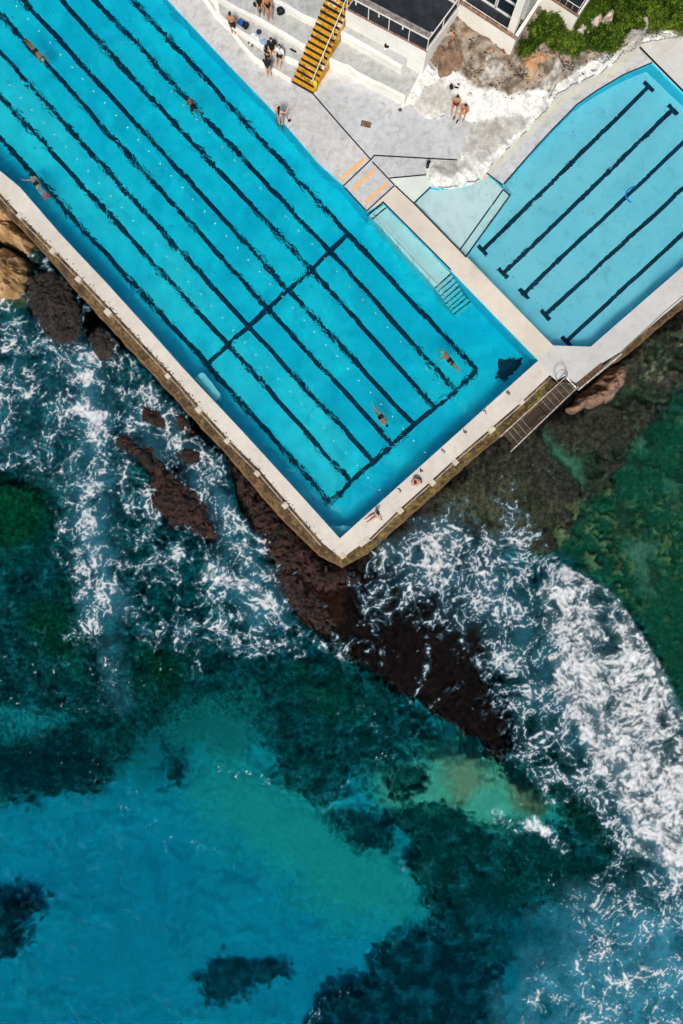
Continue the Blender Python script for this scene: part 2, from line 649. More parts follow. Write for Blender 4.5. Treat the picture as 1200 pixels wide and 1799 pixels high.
# ---- long pool: basin, floor, lane lines
ZW, ZF = -0.13, -2.0
mb = MB()
rim = px(MAIN)
for i in range(len(rim)):
    a, b = rim[i], rim[(i + 1) % len(rim)]
    mb.add([a, b, (b.x, b.y, ZF - .1), (a.x, a.y, ZF - .1)], [(3, 2, 1, 0)])
basin = mb.build('pool_wall', M_POOLWALL)
prop(basin, 'blue painted inner wall of the long pool', kind='structure')
fl = [Vector((p.x, p.y, ZF)) for p in rim]
floor = flat('pool_floor', [fl], M_POOLFLOOR)
prop(floor, 'turquoise painted floor of the long pool with navy lane lines', kind='structure')
ENDS = [(580, 883), (616, 847), (657, 812), (690, 781), (727, 747), (764, 715), (800, 687), (838, 652)]
CROSS = [(364, 641), (401, 606), (437, 574), (471, 542), (507, 509), (546, 474), (580, 442), (612, 411)]
TOPS = [(0, 242), (0, 167), (0, 92), (0, 25), (40, 0), (107, 0), (167, 0), (233, 0)]


def F(u, v, dz=0.0):
    return PW(u, v, ZW, ZF) + Vector((0, 0, dz))


# bleached bands of paint between the seaward lanes
flat('bleached_floor_band', [[F(585, 872, .004), F(611, 847, .004), F(401, 612, .004), F(0, 172, .004), F(-120, 40, .004), F(-170, 60, .004), F(0, 236, .004), F(368, 641, .004)]], M_POOLPALE, floor)
flat('bleached_floor_band', [[F(620, 842, .004), F(652, 812, .004), F(437, 580, .004), F(0, 98, .004), F(-120, -40, .004), F(-160, -10, .004), F(0, 161, .004), F(404, 606, .004)]], M_POOLPALE, floor)
for k in range(8):
    e, c, t = ENDS[k], CROSS[k], TOPS[k]
    dx, dy = t[0] - c[0], t[1] - c[1]
    far = (t[0] + dx * 0.45, t[1] + dy * 0.45)
    flat('lane_line', [strip([F(*e), F(*c), F(*t), F(*far)], 0.31, ZF + 0.010)], M_LANE, floor)
flat('cross_line', [strip([F(*c) for c in CROSS], 0.31, ZF + 0.015)], M_LANE, floor)
flat('end_line', [strip([F(*c) for c in ENDS], 0.31, ZF + 0.015)], M_LANE, floor)
# sunken entry ramp with its underwater steps
ramp = MB().prism([PW(u, v, ZW, -0.38) for u, v in [(648, 376), (676, 359), (791, 480), (764, 505)]], ZF - .05).build('entry_ramp', M_WADE)
prop(ramp, 'pale shallow entry ramp inside the long pool beside the walkway', kind='structure')
flat('painted_line', [strip([PW(653, 385, ZW, -.37), PW(679, 364, ZW, -.37)], 0.09, -0.374)], M_BLACK, ramp)
SL = [((763, 505), (792, 480)), ((768, 512), (796, 487)), ((773, 519), (801, 494)), ((778, 526), (806, 501)), ((782, 533), (810, 509)), ((787, 539), (814, 516)), ((791, 545), (819, 522)), ((796, 551), (826, 528))]
M_STEPFLOOR = pool_paint('step_paint', (0.42, 0.74, 0.80), (0.50, 0.78, 0.82))
for k in range(8):
    z = -0.42 - 0.17 * k
    a, b = SL[k]
    if k < 7:
        c, d = SL[k + 1][1], SL[k + 1][0]
    else:
        c, d = (832, 535), (802, 558)
    q = [PW(*p, ZW, z) for p in (a, b, c, d)]
    st = MB().prism(q, ZF - 0.02).build('pool_step', M_STEPFLOOR, ramp)
    flat('step_line', [strip([q[0].lerp(q[3], .12), q[1].lerp(q[2], .12)], 0.10, z + 0.006)], M_LANE, st)
# pale submerged slabs: one beside the sea edge, one in the corner
M_SLAB = pool_paint('submerged_slab_paint', (0.60, 0.80, 0.86), (0.66, 0.84, 0.88))
s1 = MB().prism([PW(u, v, ZW, -0.7) for u, v in [(341, 665), (353, 654), (359, 655), (387, 692), (386, 700), (379, 705)]], ZF + .001).build('submerged_ledge', M_SLAB, floor)
s2 = MB().prism([PW(u, v, ZW, -0.9) for u, v in [(577, 925), (624, 924), (598, 945)]], ZF + .001).build('submerged_ledge', M_SLAB, floor)


def expand(poly, d):
    n = len(poly)
    area = sum(poly[i].x * poly[(i + 1) % n].y - poly[(i + 1) % n].x * poly[i].y for i in range(n))
    sg = 1 if area > 0 else -1
    out = []
    for i in range(n):
        d1 = (poly[i] - poly[i - 1]).normalized()
        d2 = (poly[(i + 1) % n] - poly[i]).normalized()
        n1, n2 = Vector((d1.y, -d1.x, 0)) * sg, Vector((d2.y, -d2.x, 0)) * sg
        m = (n1 + n2).normalized()
        out.append(poly[i] + m * d / max(0.4, m.dot(n1)))
    return out


pw = MB().prism([Vector((p.x, p.y, ZW)) for p in expand(px(MAIN), 0.04)], ZF - 0.2).build('pool_water', M_WATER)
prop(pw, 'clear rippled turquoise water of the long pool', kind='structure')

# ---- small pool
ZW2, ZF2, ZWADE = -0.13, -1.15, -0.34
mb = MB()
rim2 = px(SMALL)
for i in range(len(rim2)):
    a, b = rim2[i], rim2[(i + 1) % len(rim2)]
    mb.add([a, b, (b.x, b.y, ZF2 - .1), (a.x, a.y, ZF2 - .1)], [(3, 2, 1, 0)])
b2 = mb.build('small_pool_wall', M_POOLWALL)
prop(b2, 'blue inner wall of the small pool', kind='structure')
f2 = flat('small_pool_floor', [[Vector((p.x, p.y, ZF2)) for p in rim2]], M_LAPFLOOR)
prop(f2, 'pale blue floor of the small pool with five navy lines', kind='structure')


def F2(u, v, zf=ZF2):
    return PW(u, v, ZW2, zf)


wade = MB().prism([Vector((p.x, p.y, ZWADE)) for p in px([(722, 357), (757, 322), (815, 320), (855, 300), (880, 322)])] + [F2(884, 333, ZWADE), F2(808, 440, ZWADE), Vector((*P(806, 443).xy, ZWADE))], ZF2 - .01).build('wading_floor', M_WADE)
prop(wade, 'pale wading floor between the white rock and the small pool', kind='structure')
step = MB().prism([F2(884, 333, -.52), F2(898, 343, -.52), F2(819, 452, -.52), F2(807, 441, -.52)], ZF2 - .005).build('wading_step', M_WADE, wade)
flat('painted_line', [strip([F2(884, 333, -.34), F2(808, 439, -.34)], 0.09, ZWADE + .006)], M_LANE, wade)
flat('painted_line', [strip([F2(885, 334, -.52), F2(896, 343, -.52), F2(819, 450, -.52)], 0.09, -.52 + .006)], M_LANE, wade)
for (a, b, t) in [((1140, 152), (848, 440), 1), ((1182, 193), (884, 480), 1), ((1290, 165), (920, 516), 0), ((1300, 240), (958, 553), 0), ((1300, 318), (995, 600), 0)]:
    A, B = F2(*a), F2(*b)
    o = flat('lane_line', [strip([A, B], 0.27, ZF2 + .006)], M_LANE, f2)
    dv = (B - A).normalized()
    sd = Vector((-dv.y, dv.x, 0))
    for q in ([A, B] if t else [B]):
        flat('lane_end_bar', [strip([q - sd * .42, q + sd * .42], 0.27, ZF2 + .010)], M_LANE, f2)
pw2 = MB().prism([Vector((p.x, p.y, ZW2)) for p in expand(rim2, 0.04)], ZF2 - 0.2).build('small_pool_water', M_WATER2)
prop(pw2, 'clear pale blue water of the small pool', kind='structure')

# ---- the sea: bed and water
def axis(lo, hi, step, far):
    core = np.arange(lo, hi + step / 2, step)
    g, d, x = [], step, hi
    while x < far:
        d *= 1.45
        x += d
        g.append(x)
    l, d, x = [], step, lo
    while x > -far:
        d *= 1.45
        x -= d
        l.append(x)
    return np.array(l[::-1] + list(core) + g)


_p0, _p1 = P(-60, 1850, SEA), P(1260, 300, SEA)
XS = axis(_p0.x, _p1.x, 0.11, 160.0)
YS = axis(_p0.y, _p1.y, 0.11, 160.0)
GX, GY = np.meshgrid(XS, YS)
print('sea grid', GX.shape)
ED = fbm(GX, GY, 2.6, 5, 3, 0.55)            # ragged edges
ED2 = fbm(GX, GY, 0.7, 3, 9, 0.6)


FR = np.abs(fbm(GX * 1.6, GY * .8, 0.55, 4, 13, 0.65))      # frayed, weedy edges


def region(pts, depth, feather=0.6, rag=0.8, fine=0.2):
    poly = [PW(u, v, SEA, SEA - max(depth, 0.02)) for u, v in pts]
    d = sdf_poly(GX, GY, poly) + ED * rag * 1.6 + ED2 * fine * 2.2 + (FR - .25) * fine * 3.0
    return 1 - sstep(-feather, feather, d)


NPAT = fbm(GX, GY, 1.1, 4, 15, 0.6)
DEPTH = np.full(GX.shape, 4.6)
ALB = np.empty(GX.shape + (3,))
ALB[:] = (0.62, 0.58, 0.56)
ROUGH = np.full(GX.shape, 0.03)              # relief of the bed in metres


def lay(m, depth, alb, rough=None, blend=1.0):
    global DEPTH, ALB, ROUGH
    DEPTH = DEPTH * (1 - m) + depth * m
    mm = (m * blend)[..., None]
    ALB = ALB * (1 - mm) + np.array(alb) * mm
    if rough is not None:
        ROUGH = ROUGH * (1 - m) + rough * m


SANDY = (0.60, 0.58, 0.46)
DREEF = (0.024, 0.070, 0.068)       # deep algae covered reef
GREEF = (0.042, 0.105, 0.056)       # green weed
# the sand floor is deeper and bluer towards the bottom, shallower below the reef
lay(1 - sstep(-27, -14, GY + 0.2 * GX), 4.9, (0.66, 0.60, 0.68))
lay(np.clip(fbm(GX, GY, 7.0, 4, 17, .55) * 1.3, 0, .7), 5.6, (0.52, 0.46, 0.56))
lay(np.clip(-fbm(GX, GY, 6.0, 4, 19, .55) * 1.3, 0, .7), 4.0, (0.66, 0.62, 0.64))
lay(region([(-100, 1240), (380, 1180), (420, 1300), (330, 1360), (200, 1380), (-100, 1420)], 4.2, 2.5, 1.5), 4.0, (0.26, 0.30, 0.28))
lay(region([(380, 1310), (560, 1400), (760, 1500), (760, 1620), (600, 1640), (450, 1520), (330, 1400)], 3.6, 2.5, 1.2), 3.6, SANDY)
lay(region([(640, 1350), (720, 1330), (800, 1300), (870, 1340), (990, 1400), (1010, 1450), (900, 1480), (780, 1450), (680, 1430)], 1.8, 1.2, 0.9), 1.9, (0.58, 0.56, 0.38))
lay(region([(775, 1345), (830, 1330), (850, 1380), (800, 1420)], 1.2, 1.0, 0.6), 1.0, (0.40, 0.34, 0.20))
lay(region([(890, 1370), (960, 1410), (950, 1440), (905, 1420)], 0.9, 0.8, 0.5), 0.8, (0.34, 0.27, 0.15))
# left: dark bottom beneath the surf
lay(region([(-100, 400), (60, 430), (250, 640), (420, 820), (520, 1000), (620, 1130), (700, 1210), (760, 1290), (700, 1330), (560, 1400), (500, 1370), (430, 1250), (330, 1240), (200, 1330), (170, 1370), (40, 1400), (-100, 1390)], 3.2, 1.1, 1.2, 0.5) * np.clip(.92 + .5 * NPAT, 0, 1), 3.1, DREEF, 0.25)
lay(region([(-60, 1260), (40, 1240), (130, 1265), (90, 1290), (-60, 1310)], 3.6, 0.6, 0.6), 3.6, (0.26, 0.30, 0.28))
lay(region([(310, 1230), (430, 1210), (470, 1300), (400, 1330), (300, 1290)], 3.2, 1.0, 1.0), 3.2, (0.15, 0.24, 0.20), blend=0.8)
lay(region([(-50, 830), (70, 840), (100, 900), (60, 960), (-50, 960)], 1.8, 1.2, 1.0), 2.0, (0.018, 0.085, 0.035), 0.2)
lay(region([(40, 1080), (130, 1020), (140, 1180), (60, 1160)], 2.4, 1.5, 1.0), 2.6, (0.018, 0.085, 0.040), 0.2)
lay(region([(240, 1140), (320, 1160), (300, 1220), (250, 1210)], 2.4, 1.5, 1.0), 2.6, (0.018, 0.080, 0.035), 0.2)
lay(region([(520, 1180), (620, 1200), (640, 1250), (540, 1240)], 2.2, 1.5, 1.0), 2.4, (0.018, 0.10, 0.055), 0.2)
for pts, d, c in [
    ([(-60, 1330), (20, 1320), (90, 1300), (165, 1310), (170, 1350), (150, 1380), (50, 1390), (-60, 1400)], 3.2, (0.010, 0.036, 0.044)),
    ([(290, 1328), (318, 1325), (324, 1350), (310, 1370), (292, 1352)], 3.8, (0.014, 0.052, 0.060)),
    ([(355, 1720), (385, 1690), (420, 1695), (450, 1705), (505, 1700), (500, 1715), (440, 1735), (425, 1755), (380, 1765), (358, 1750)], 4.2, (0.014, 0.056, 0.070)),
    ([(-60, 1590), (35, 1585), (60, 1605), (30, 1625), (30, 1670), (0, 1690), (-60, 1690)], 3.4, (0.010, 0.036, 0.048)),
    ([(585, 1440), (620, 1435), (690, 1445), (690, 1462), (660, 1470), (690, 1480), (685, 1495), (630, 1492), (600, 1465)], 3.4, (0.010, 0.045, 0.050)),
    ([(690, 1430), (760, 1400), (830, 1440), (900, 1500), (950, 1540), (920, 1620), (840, 1600), (760, 1575), (720, 1530), (735, 1490)], 2.8, (0.012, 0.052, 0.045)),
    ([(750, 1590), (850, 1570), (950, 1600), (900, 1700), (800, 1690)], 3.2, (0.012, 0.045, 0.045)),
    ([(540, 1830), (580, 1760), (640, 1720), (690, 1660), (740, 1630), (820, 1660), (880, 1720), (890, 1850)], 3.8, (0.010, 0.042, 0.055)),
    ([(690, 1345), (735, 1335), (745, 1365), (715, 1380), (690, 1370)], 2.8, (0.012, 0.05, 0.045))]:
    mk = region(pts, d, 0.6, 0.7, 0.5)
    lay(np.clip(mk * (.95 + .6 * NPAT), 0, 1), d, tuple(1.35 * x for x in c), 0.14)
lay(region([(880, 1440), (1000, 1460), (1080, 1500), (1200, 1560), (1250, 1600), (1100, 1640), (960, 1620), (900, 1540)], 2.6, 1.5, 1.0), 2.6, (0.02, 0.09, 0.08), 0.3)
lay(region([(860, 1620), (960, 1600), (1300, 1620), (1300, 1860), (880, 1860), (900, 1720)], 4.2, 2.2, 1.2), 4.4, (0.20, 0.28, 0.30), 0.1)
# right: green weed bed with tan weed heads
lay(region([(1060, 760), (1110, 690), (1180, 640), (1320, 520), (1320, 1300), (1200, 1260), (1130, 1120), (1060, 1040), (960, 960), (980, 880)], 1.4, 0.8, 0.8), 1.4, GREEF, 0.10)
lay(region([(880, 1000), (1060, 1040), (1130, 1120), (1200, 1260), (1320, 1350), (1320, 1640), (1120, 1560), (1000, 1450), (900, 1330), (860, 1200)], 1.8, 0.8, 0.8), 1.8, (0.014, 0.05, 0.038), 0.25)
# dark brown rock platform, close under the surface
SHELF = [(400, 790), (450, 870), (470, 960), (500, 1020), (530, 1090), (570, 1135), (640, 1175), (700, 1215), (770, 1262), (830, 1300), (880, 1335), (905, 1320), (895, 1250), (860, 1170), (900, 1100), (870, 1020), (900, 900), (980, 850), (1040, 790), (1080, 730), (1140, 680), (1320, 560), (1320, 300), (900, 600), (600, 980)]
msh = region(SHELF, 0.15, 0.40, 0.6, 0.3)
lay(msh, 0.16, (0.0135, 0.0088, 0.0085), 0.10)
lay(region([(420, 800), (470, 880), (560, 980), (610, 1010), (600, 1090), (540, 1090), (500, 1030), (470, 960)], 0.05, 0.4, 0.6) * msh, 0.06, (0.034, 0.014, 0.010), 0.14)
mweed = region([(640, 985), (760, 880), (870, 795), (930, 770), (1010, 735), (1100, 650), (1320, 440), (1320, 610), (1190, 700), (1110, 790), (1060, 860), (1000, 920), (960, 985), (850, 930), (740, 950)], 0.3, 0.6, 0.9, 0.4)
lay(mweed, 0.32, (0.066, 0.050, 0.038), 0.18)
spk = sstep(0.05, 0.45, fbm(GX, GY, 0.45, 4, 21, 0.65) + 0.35 * fbm(GX, GY, 4, 2, 5))
lay(mweed * spk * region([(960, 860), (1000, 780), (1090, 680), (1150, 600), (1320, 480), (1320, 600), (1130, 720), (1060, 840)], 0.2, 1.2, 1.0), 0.25, (0.20, 0.20, 0.115))
lay(region([(780, 870), (900, 850), (960, 900), (900, 960), (800, 930)], 0.3, 1.2, 1.0) * 0.7, 0.4, (0.12, 0.092, 0.046))
# tan weed heads over the green bed
tz = region([(990, 900), (1080, 880), (1250, 860), (1250, 1010), (1150, 1020), (1110, 1090), (1060, 1050), (960, 980)], 0.5, 1.4, 1.0)
tn = sstep(0.00, 0.22, fbm(GX, GY, 1.0, 5, 33, 0.68) + 0.25 * fbm(GX, GY, 0.3, 2, 35))
lay(tz * tn * .85, 0.9, (0.36, 0.28, 0.115), 0.06)
tz2 = region([(1080, 600), (1320, 500), (1320, 1250), (1180, 1240), (1090, 1020), (1060, 780)], 0.8, 1.5, 1.0)
tn2 = sstep(0.16, 0.40, fbm(GX, GY, 1.1, 5, 43, 0.62))
lay(tz2 * tn2 * .8, 1.0, (0.20, 0.20, 0.10), 0.08)
for pts in [[(950, 760), (965, 770), (990, 800), (1015, 815), (1030, 850), (1022, 862), (1000, 830), (975, 800)], [(1095, 965), (1130, 950), (1160, 955), (1140, 985), (1155, 1045), (1130, 1030), (1120, 990)], [(1120, 775), (1136, 778), (1132, 795), (1116, 790)], [(1175, 840), (1200, 850), (1190, 862)]]:
    lay(region(pts, 0.8, 0.45, 0.35, 0.22), 0.9, (0.15, 0.21, 0.135), 0.08)
lay(region([(1105, 1100), (1130, 1120), (1190, 1230), (1180, 1240), (1110, 1140)], 0.8, 0.8, 0.3), 0.9, (0.10, 0.14, 0.08))

bz = region([(1060, 640), (1320, 480), (1320, 1250), (1190, 1220), (1080, 1020), (990, 960), (1000, 860)], 1.0, 1.5, 1.0)
lay(bz * sstep(.02, .35, fbm(GX, GY, 2.2, 5, 47, .62)) * .75, 1.1, (0.070, 0.062, 0.032), 0.10)
NOI = fbm(GX, GY, 1.6, 5, 51, 0.6)
NOF = fbm(GX, GY, 0.45, 4, 57, 0.6)
BEDZ = SEA - DEPTH + ROUGH * (1.3 * NOI + 0.9 * NOF)
BEDZ = np.where((DEPTH < 0.9), np.minimum(BEDZ, SEA + 0.10), np.minimum(BEDZ, SEA - 0.3))
me, used = grid_mesh('seabed', GX, GY, BEDZ)
VAR = 1 + np.clip(ROUGH / 0.18, 0.08, 1) * (0.75 * NOI + 0.75 * NOF)
set_attr(me, 'albedo', np.clip(ALB * np.clip(VAR, 0.25, 2.2)[..., None], 0, 1))
set_attr(me, 'shallow', np.clip(1 - DEPTH / 0.8, 0, 1))
set_attr(me, 'coarse', np.clip(ROUGH / 0.2, 0.08, 1))
n = NT('sea_bed', '2D')
alb = n.attr('albedo', 'Color')
f1 = n.noise(3.6, 5, 0.78)
f2_ = n.noise(11.0, 3, 0.7)
k_ = n.attr('coarse')
c = n.mix(n.ramp(f1, 0.30, 0.72), n.mix(k_, alb, n.mix(1.0, alb, (0.40, 0.40, 0.42), 'MULTIPLY')), n.mix(k_, alb, n.mix(1.0, alb, (1.7, 1.7, 1.6), 'MULTIPLY')))
fleck = n.math('MULTIPLY', n.ramp(f2_, 0.60, 0.74), n.math('MULTIPLY', n.attr('shallow'), 0.42))
c = n.mix(fleck, c, (0.10, 0.080, 0.062))
bd = n.n('ShaderNodeBsdfDiffuse')
n.set(bd.inputs['Color'], c)
bed = link('seabed', me, n.surf(bd.outputs[0]))
prop(bed, 'dark reef platform, weed beds and pale sand under the sea', kind='structure')


# ---- surf: foam is a thin sheet of its own on the water, kept where there is foam and painted wave glints
FS = 0.056
_p0, _p1 = P(-25, 1825, SEA), P(1225, 340, SEA)
FXS, FYS = np.arange(_p0.x, _p1.x, FS), np.arange(_p0.y, _p1.y, FS)
FX, FY = np.meshgrid(FXS, FYS)
K = 4                                           # masks are worked out on every 4th point, then interpolated
CX, CY = np.meshgrid(FXS[::K], FYS[::K])
CED, CED2 = fbm(CX, CY, 2.6, 5, 3, 0.55), fbm(CX, CY, 0.7, 3, 9, 0.6)


def up(a):
    iy, ix = np.arange(FX.shape[0]) / K, np.arange(FX.shape[1]) / K
    y0, x0 = np.minimum(iy.astype(int), a.shape[0] - 2), np.minimum(ix.astype(int), a.shape[1] - 2)
    fy, fx = (iy - y0)[:, None], (ix - x0)[None, :]
    A = a[y0][:, x0] * (1 - fx) + a[y0][:, x0 + 1] * fx
    B = a[y0 + 1][:, x0] * (1 - fx) + a[y0 + 1][:, x0 + 1] * fx
    return A * (1 - fy) + B * fy


def sregion(pts, feather=1.0, rag=1.0, fine=0.3):
    d = sdf_poly(CX, CY, px(pts, SEA)) + CED * rag * 1.6 + CED2 * fine * 1.6
    return 1 - sstep(-feather, feather, d)


def streak(pts, w, rag=0.6):
    d = dist_line(CX, CY, px(pts, SEA)) + np.abs(CED) * rag * 0.6 + CED2 * 0.25
    return 1 - sstep(0.1 * w, w, d)


def voro_edge(x, y, cell, seed):
    """F2 - F1 of a jittered cell pattern: zero along the walls between cells."""
    x, y = x / cell, y / cell
    xi, yi = np.floor(x).astype(np.int64), np.floor(y).astype(np.int64)
    f1, f2 = np.full(x.shape, 9.0), np.full(x.shape, 9.0)
    for oy in (-1, 0, 1):
        for ox in (-1, 0, 1):
            cx, cy_ = xi + ox, yi + oy
            h = (cx * 374761393 + cy_ * 668265263 + seed * 974634721) & 0xFFFFFFFF
            h = ((h ^ (h >> 13)) * 1274126177) & 0xFFFFFFFF
            h = h ^ (h >> 16)
            d = np.hypot(cx + (h & 0xFFF) / 4096.0 - x, cy_ + ((h >> 12) & 0xFFF) / 4096.0 - y)
            f2 = np.minimum(f2, np.maximum(f1, d))
            f1 = np.minimum(f1, d)
    return f2 - f1


FOAM, MILK, FLECK, CHURN = (np.zeros(CX.shape) for _ in range(4))


def fmax(A, m, k):
    np.maximum(A, m * k, out=A)


# right hand breaker, lacy at the back and churned towards its front
fmax(FOAM, sregion([(625, 1010), (700, 930), (800, 905), (900, 935), (960, 960), (1010, 1000), (1080, 1060), (1130, 1120), (1200, 1245), (1330, 1420), (1330, 1560), (1130, 1510), (1040, 1440), (960, 1300), (880, 1200), (830, 1130), (780, 1080), (740, 1010), (690, 1010), (660, 1040)], 1.0, 0.9), 0.60)
fmax(FOAM, sregion([(690, 950), (790, 905), (860, 930), (900, 1000), (860, 1060), (790, 1010), (720, 990)], 0.9, 0.8), 0.80)
fmax(FOAM, sregion([(620, 1020), (700, 975), (740, 1000), (690, 1050), (690, 1100), (655, 1110), (625, 1070)], 0.5, 0.7), 0.50)
fmax(FOAM, sregion([(880, 860), (960, 850), (960, 940), (900, 960)], 0.8, 0.8), 0.36)
fmax(FOAM, sregion([(930, 1000), (1010, 1000), (1090, 1060), (1120, 1100), (1000, 1130), (900, 1130), (880, 1060)], 0.9, 0.9), 0.66)
fmax(FOAM, sregion([(800, 1060), (880, 1040), (960, 1180), (1040, 1330), (1000, 1350), (900, 1220), (830, 1140)], 0.9, 0.9), 0.68)
fmax(CHURN, sregion([(980, 1130), (1070, 1050), (1115, 1090), (1200, 1250), (1330, 1450), (1330, 1550), (1150, 1500), (1060, 1390), (1000, 1280), (960, 1190)], 1.2, 1.0), 0.86)
fmax(CHURN, sregion([(930, 1010), (1000, 1000), (1080, 1045), (1110, 1090), (1010, 1140), (940, 1120)], 1.0, 0.8), 0.68)
fmax(CHURN, sregion([(1100, 1430), (1190, 1400), (1330, 1440), (1330, 1550), (1200, 1545), (1110, 1490)], 0.8, 0.6), 1.00)
fmax(CHURN, streak([(990, 1000), (1040, 1022), (1072, 1040), (1098, 1078), (1124, 1120), (1156, 1168), (1194, 1248), (1240, 1330)], 0.75, 0.2), 0.95)
fmax(CHURN, sregion([(1000, 1250), (1060, 1290), (1100, 1400), (1040, 1400)], 1.0, 0.8), 0.8)
fmax(CHURN, sregion([(700, 950), (790, 912), (850, 935), (880, 1000), (840, 1030), (780, 985), (720, 985)], 1.0, 0.8), 0.42)
fmax(FOAM, streak([(870, 1430), (905, 1455), (940, 1445), (965, 1465), (990, 1490)], 0.9), 0.66)
fmax(CHURN, streak([(925, 1450), (945, 1445), (955, 1460)], 0.5, 0.2), 0.75)
fmax(FOAM, sregion([(1000, 1300), (1060, 1400), (1000, 1440), (900, 1340), (880, 1250)], 1.0, 1.0), 0.48)
fmax(FOAM, sregion([(1020, 1560), (1080, 1500), (1200, 1540), (1260, 1600), (1100, 1620)], 0.9, 0.9), 0.50)
fmax(MILK, sregion([(690, 960), (800, 915), (880, 960), (980, 1100), (1080, 1240), (1200, 1420), (1330, 1500), (1330, 1560), (1120, 1490), (1000, 1340), (900, 1180), (820, 1080), (720, 1000)], 1.6, 1.2), 0.36)
fmax(MILK, sregion([(1080, 1420), (1330, 1420), (1330, 1600), (1160, 1560)], 1.5, 0.8), 0.55)
# milky blue water at the lower right
fmax(MILK, sregion([(980, 1590), (1080, 1570), (1330, 1560), (1330, 1900), (880, 1900), (900, 1750), (960, 1660)], 2.6, 1.6), 0.78)
fmax(FOAM, sregion([(1000, 1580), (1330, 1540), (1330, 1900), (880, 1900), (920, 1740), (980, 1660)], 1.8, 1.4), 0.33)
fmax(FOAM, streak([(1060, 1680), (1110, 1640), (1200, 1620), (1300, 1600)], 1.8), 0.52)
fmax(FOAM, streak([(1010, 1740), (1060, 1720), (1130, 1730), (1250, 1690)], 1.6), 0.5)
# left hand surf
fmax(FOAM, sregion([(-60, 500), (60, 480), (200, 600), (300, 700), (420, 840), (480, 960), (560, 1120), (480, 1190), (330, 1170), (230, 1100), (120, 1110), (90, 960), (60, 860), (-60, 800)], 1.4, 1.6), 0.29)
fmax(FOAM, sregion([(640, 960), (800, 880), (960, 900), (1080, 1020), (1130, 1100), (900, 1350), (860, 1260), (800, 1120), (700, 1080)], 1.4, 1.4), 0.34)
fmax(FOAM, sregion([(-60, 560), (40, 540), (120, 600), (200, 620), (250, 680), (240, 760), (200, 800), (170, 900), (180, 1040), (150, 1100), (110, 1060), (130, 900), (90, 800), (-60, 740)], 1.0, 1.1), 0.42)
fmax(FOAM, streak([(150, 660), (160, 740), (175, 800), (150, 900), (170, 960), (185, 1040), (170, 1110)], 1.5), 0.74)
fmax(CHURN, streak([(150, 660), (158, 720), (170, 790)], 0.9), 0.62)
fmax(CHURN, streak([(145, 890), (160, 940), (172, 1010), (176, 1040)], 0.8), 0.60)
fmax(FOAM, streak([(-20, 650), (20, 720), (5, 780)], 0.9), 0.6)
fmax(FOAM, streak([(0, 820), (40, 812), (90, 830)], 0.5), 0.55)
fmax(FOAM, streak([(60, 500), (120, 590), (170, 640), (230, 650)], 1.0), 0.62)
fmax(FOAM, streak([(60, 450), (110, 480), (150, 540), (190, 600), (230, 640)], 0.6), 0.55)
fmax(FOAM, sregion([(220, 640), (300, 700), (350, 770), (400, 830), (440, 920), (480, 980), (430, 1000), (390, 930), (340, 830), (290, 780), (220, 740)], 0.7, 0.7), 0.62)
fmax(FOAM, sregion([(200, 760), (250, 860), (330, 950), (380, 960), (450, 980), (540, 1080), (560, 1130), (480, 1170), (400, 1180), (330, 1090), (260, 990), (180, 900)], 1.0, 1.1), 0.42)
fmax(FOAM, streak([(250, 850), (300, 940), (330, 1000)], 1.0), 0.66)
fmax(CHURN, streak([(300, 960), (310, 980), (325, 1000)], 0.5), 0.6)
fmax(FOAM, streak([(360, 1000), (420, 1020), (480, 1060), (500, 1130)], 1.3), 0.78)
fmax(CHURN, streak([(350, 1010), (400, 1020), (450, 1030), (475, 1060)], 0.8), 0.66)
fmax(CHURN, streak([(455, 960), (480, 1020), (490, 1050)], 0.5), 0.55)
fmax(FOAM, streak([(440, 1000), (480, 1020), (520, 1090)], 0.6), 0.62)
fmax(CHURN, streak([(485, 985), (520, 1020), (570, 1065)], 0.16, 0.1), 0.62)
fmax(FOAM, sregion([(540, 1110), (620, 1120), (680, 1150), (640, 1170), (560, 1150)], 0.6, 0.8), 0.42)
fmax(FOAM, streak([(745, 1090), (752, 1150), (745, 1195), (720, 1230)], 0.35), 0.50)
fmax(FOAM, streak([(720, 1270), (780, 1220), (830, 1190)], 0.25), 0.48)
fmax(FOAM, streak([(640, 940), (680, 960), (720, 930)], 0.6), 0.45)
fmax(MILK, streak([(150, 650), (165, 760), (160, 880), (180, 1000), (185, 1060)], 2.4), 0.50)
fmax(MILK, streak([(185, 1060), (192, 1120), (203, 1170), (212, 1230)], 1.8, 2.2), 0.24)
fmax(FOAM, streak([(176, 1090), (190, 1130), (205, 1185)], 1.2, 1.2), 0.42)
fmax(MILK, sregion([(330, 830), (380, 840), (430, 930), (470, 1000), (500, 1080), (470, 1110), (420, 1060), (370, 1020), (400, 960)], 1.0, 0.8), 0.46)
fmax(MILK, sregion([(200, 640), (300, 720), (340, 800), (260, 800), (220, 760)], 1.0, 0.8), 0.34)
fmax(MILK, sregion([(-60, 560), (100, 560), (220, 660), (200, 900), (120, 900), (-60, 760)], 1.5, 1.0), 0.16)
# sky glints of small waves, painted as pale blue streaks into the foam sheet
GLINT = np.zeros(CX.shape)
fmax(GLINT, sregion([(-60, 1400), (120, 1360), (260, 1480), (330, 1650), (330, 1860), (-60, 1860)], 3.0, 2.0), 1.0)
fmax(GLINT, sregion([(300, 1480), (560, 1560), (600, 1860), (330, 1860)], 3.0, 2.0), .35)
fmax(GLINT, sregion([(-60, 1060), (200, 1080), (240, 1260), (-60, 1300)], 2.0, 2.0), .7)
fmax(GLINT, sregion([(1080, 660), (1260, 600), (1260, 1200), (1120, 1000)], 2.0, 2.0), .5)
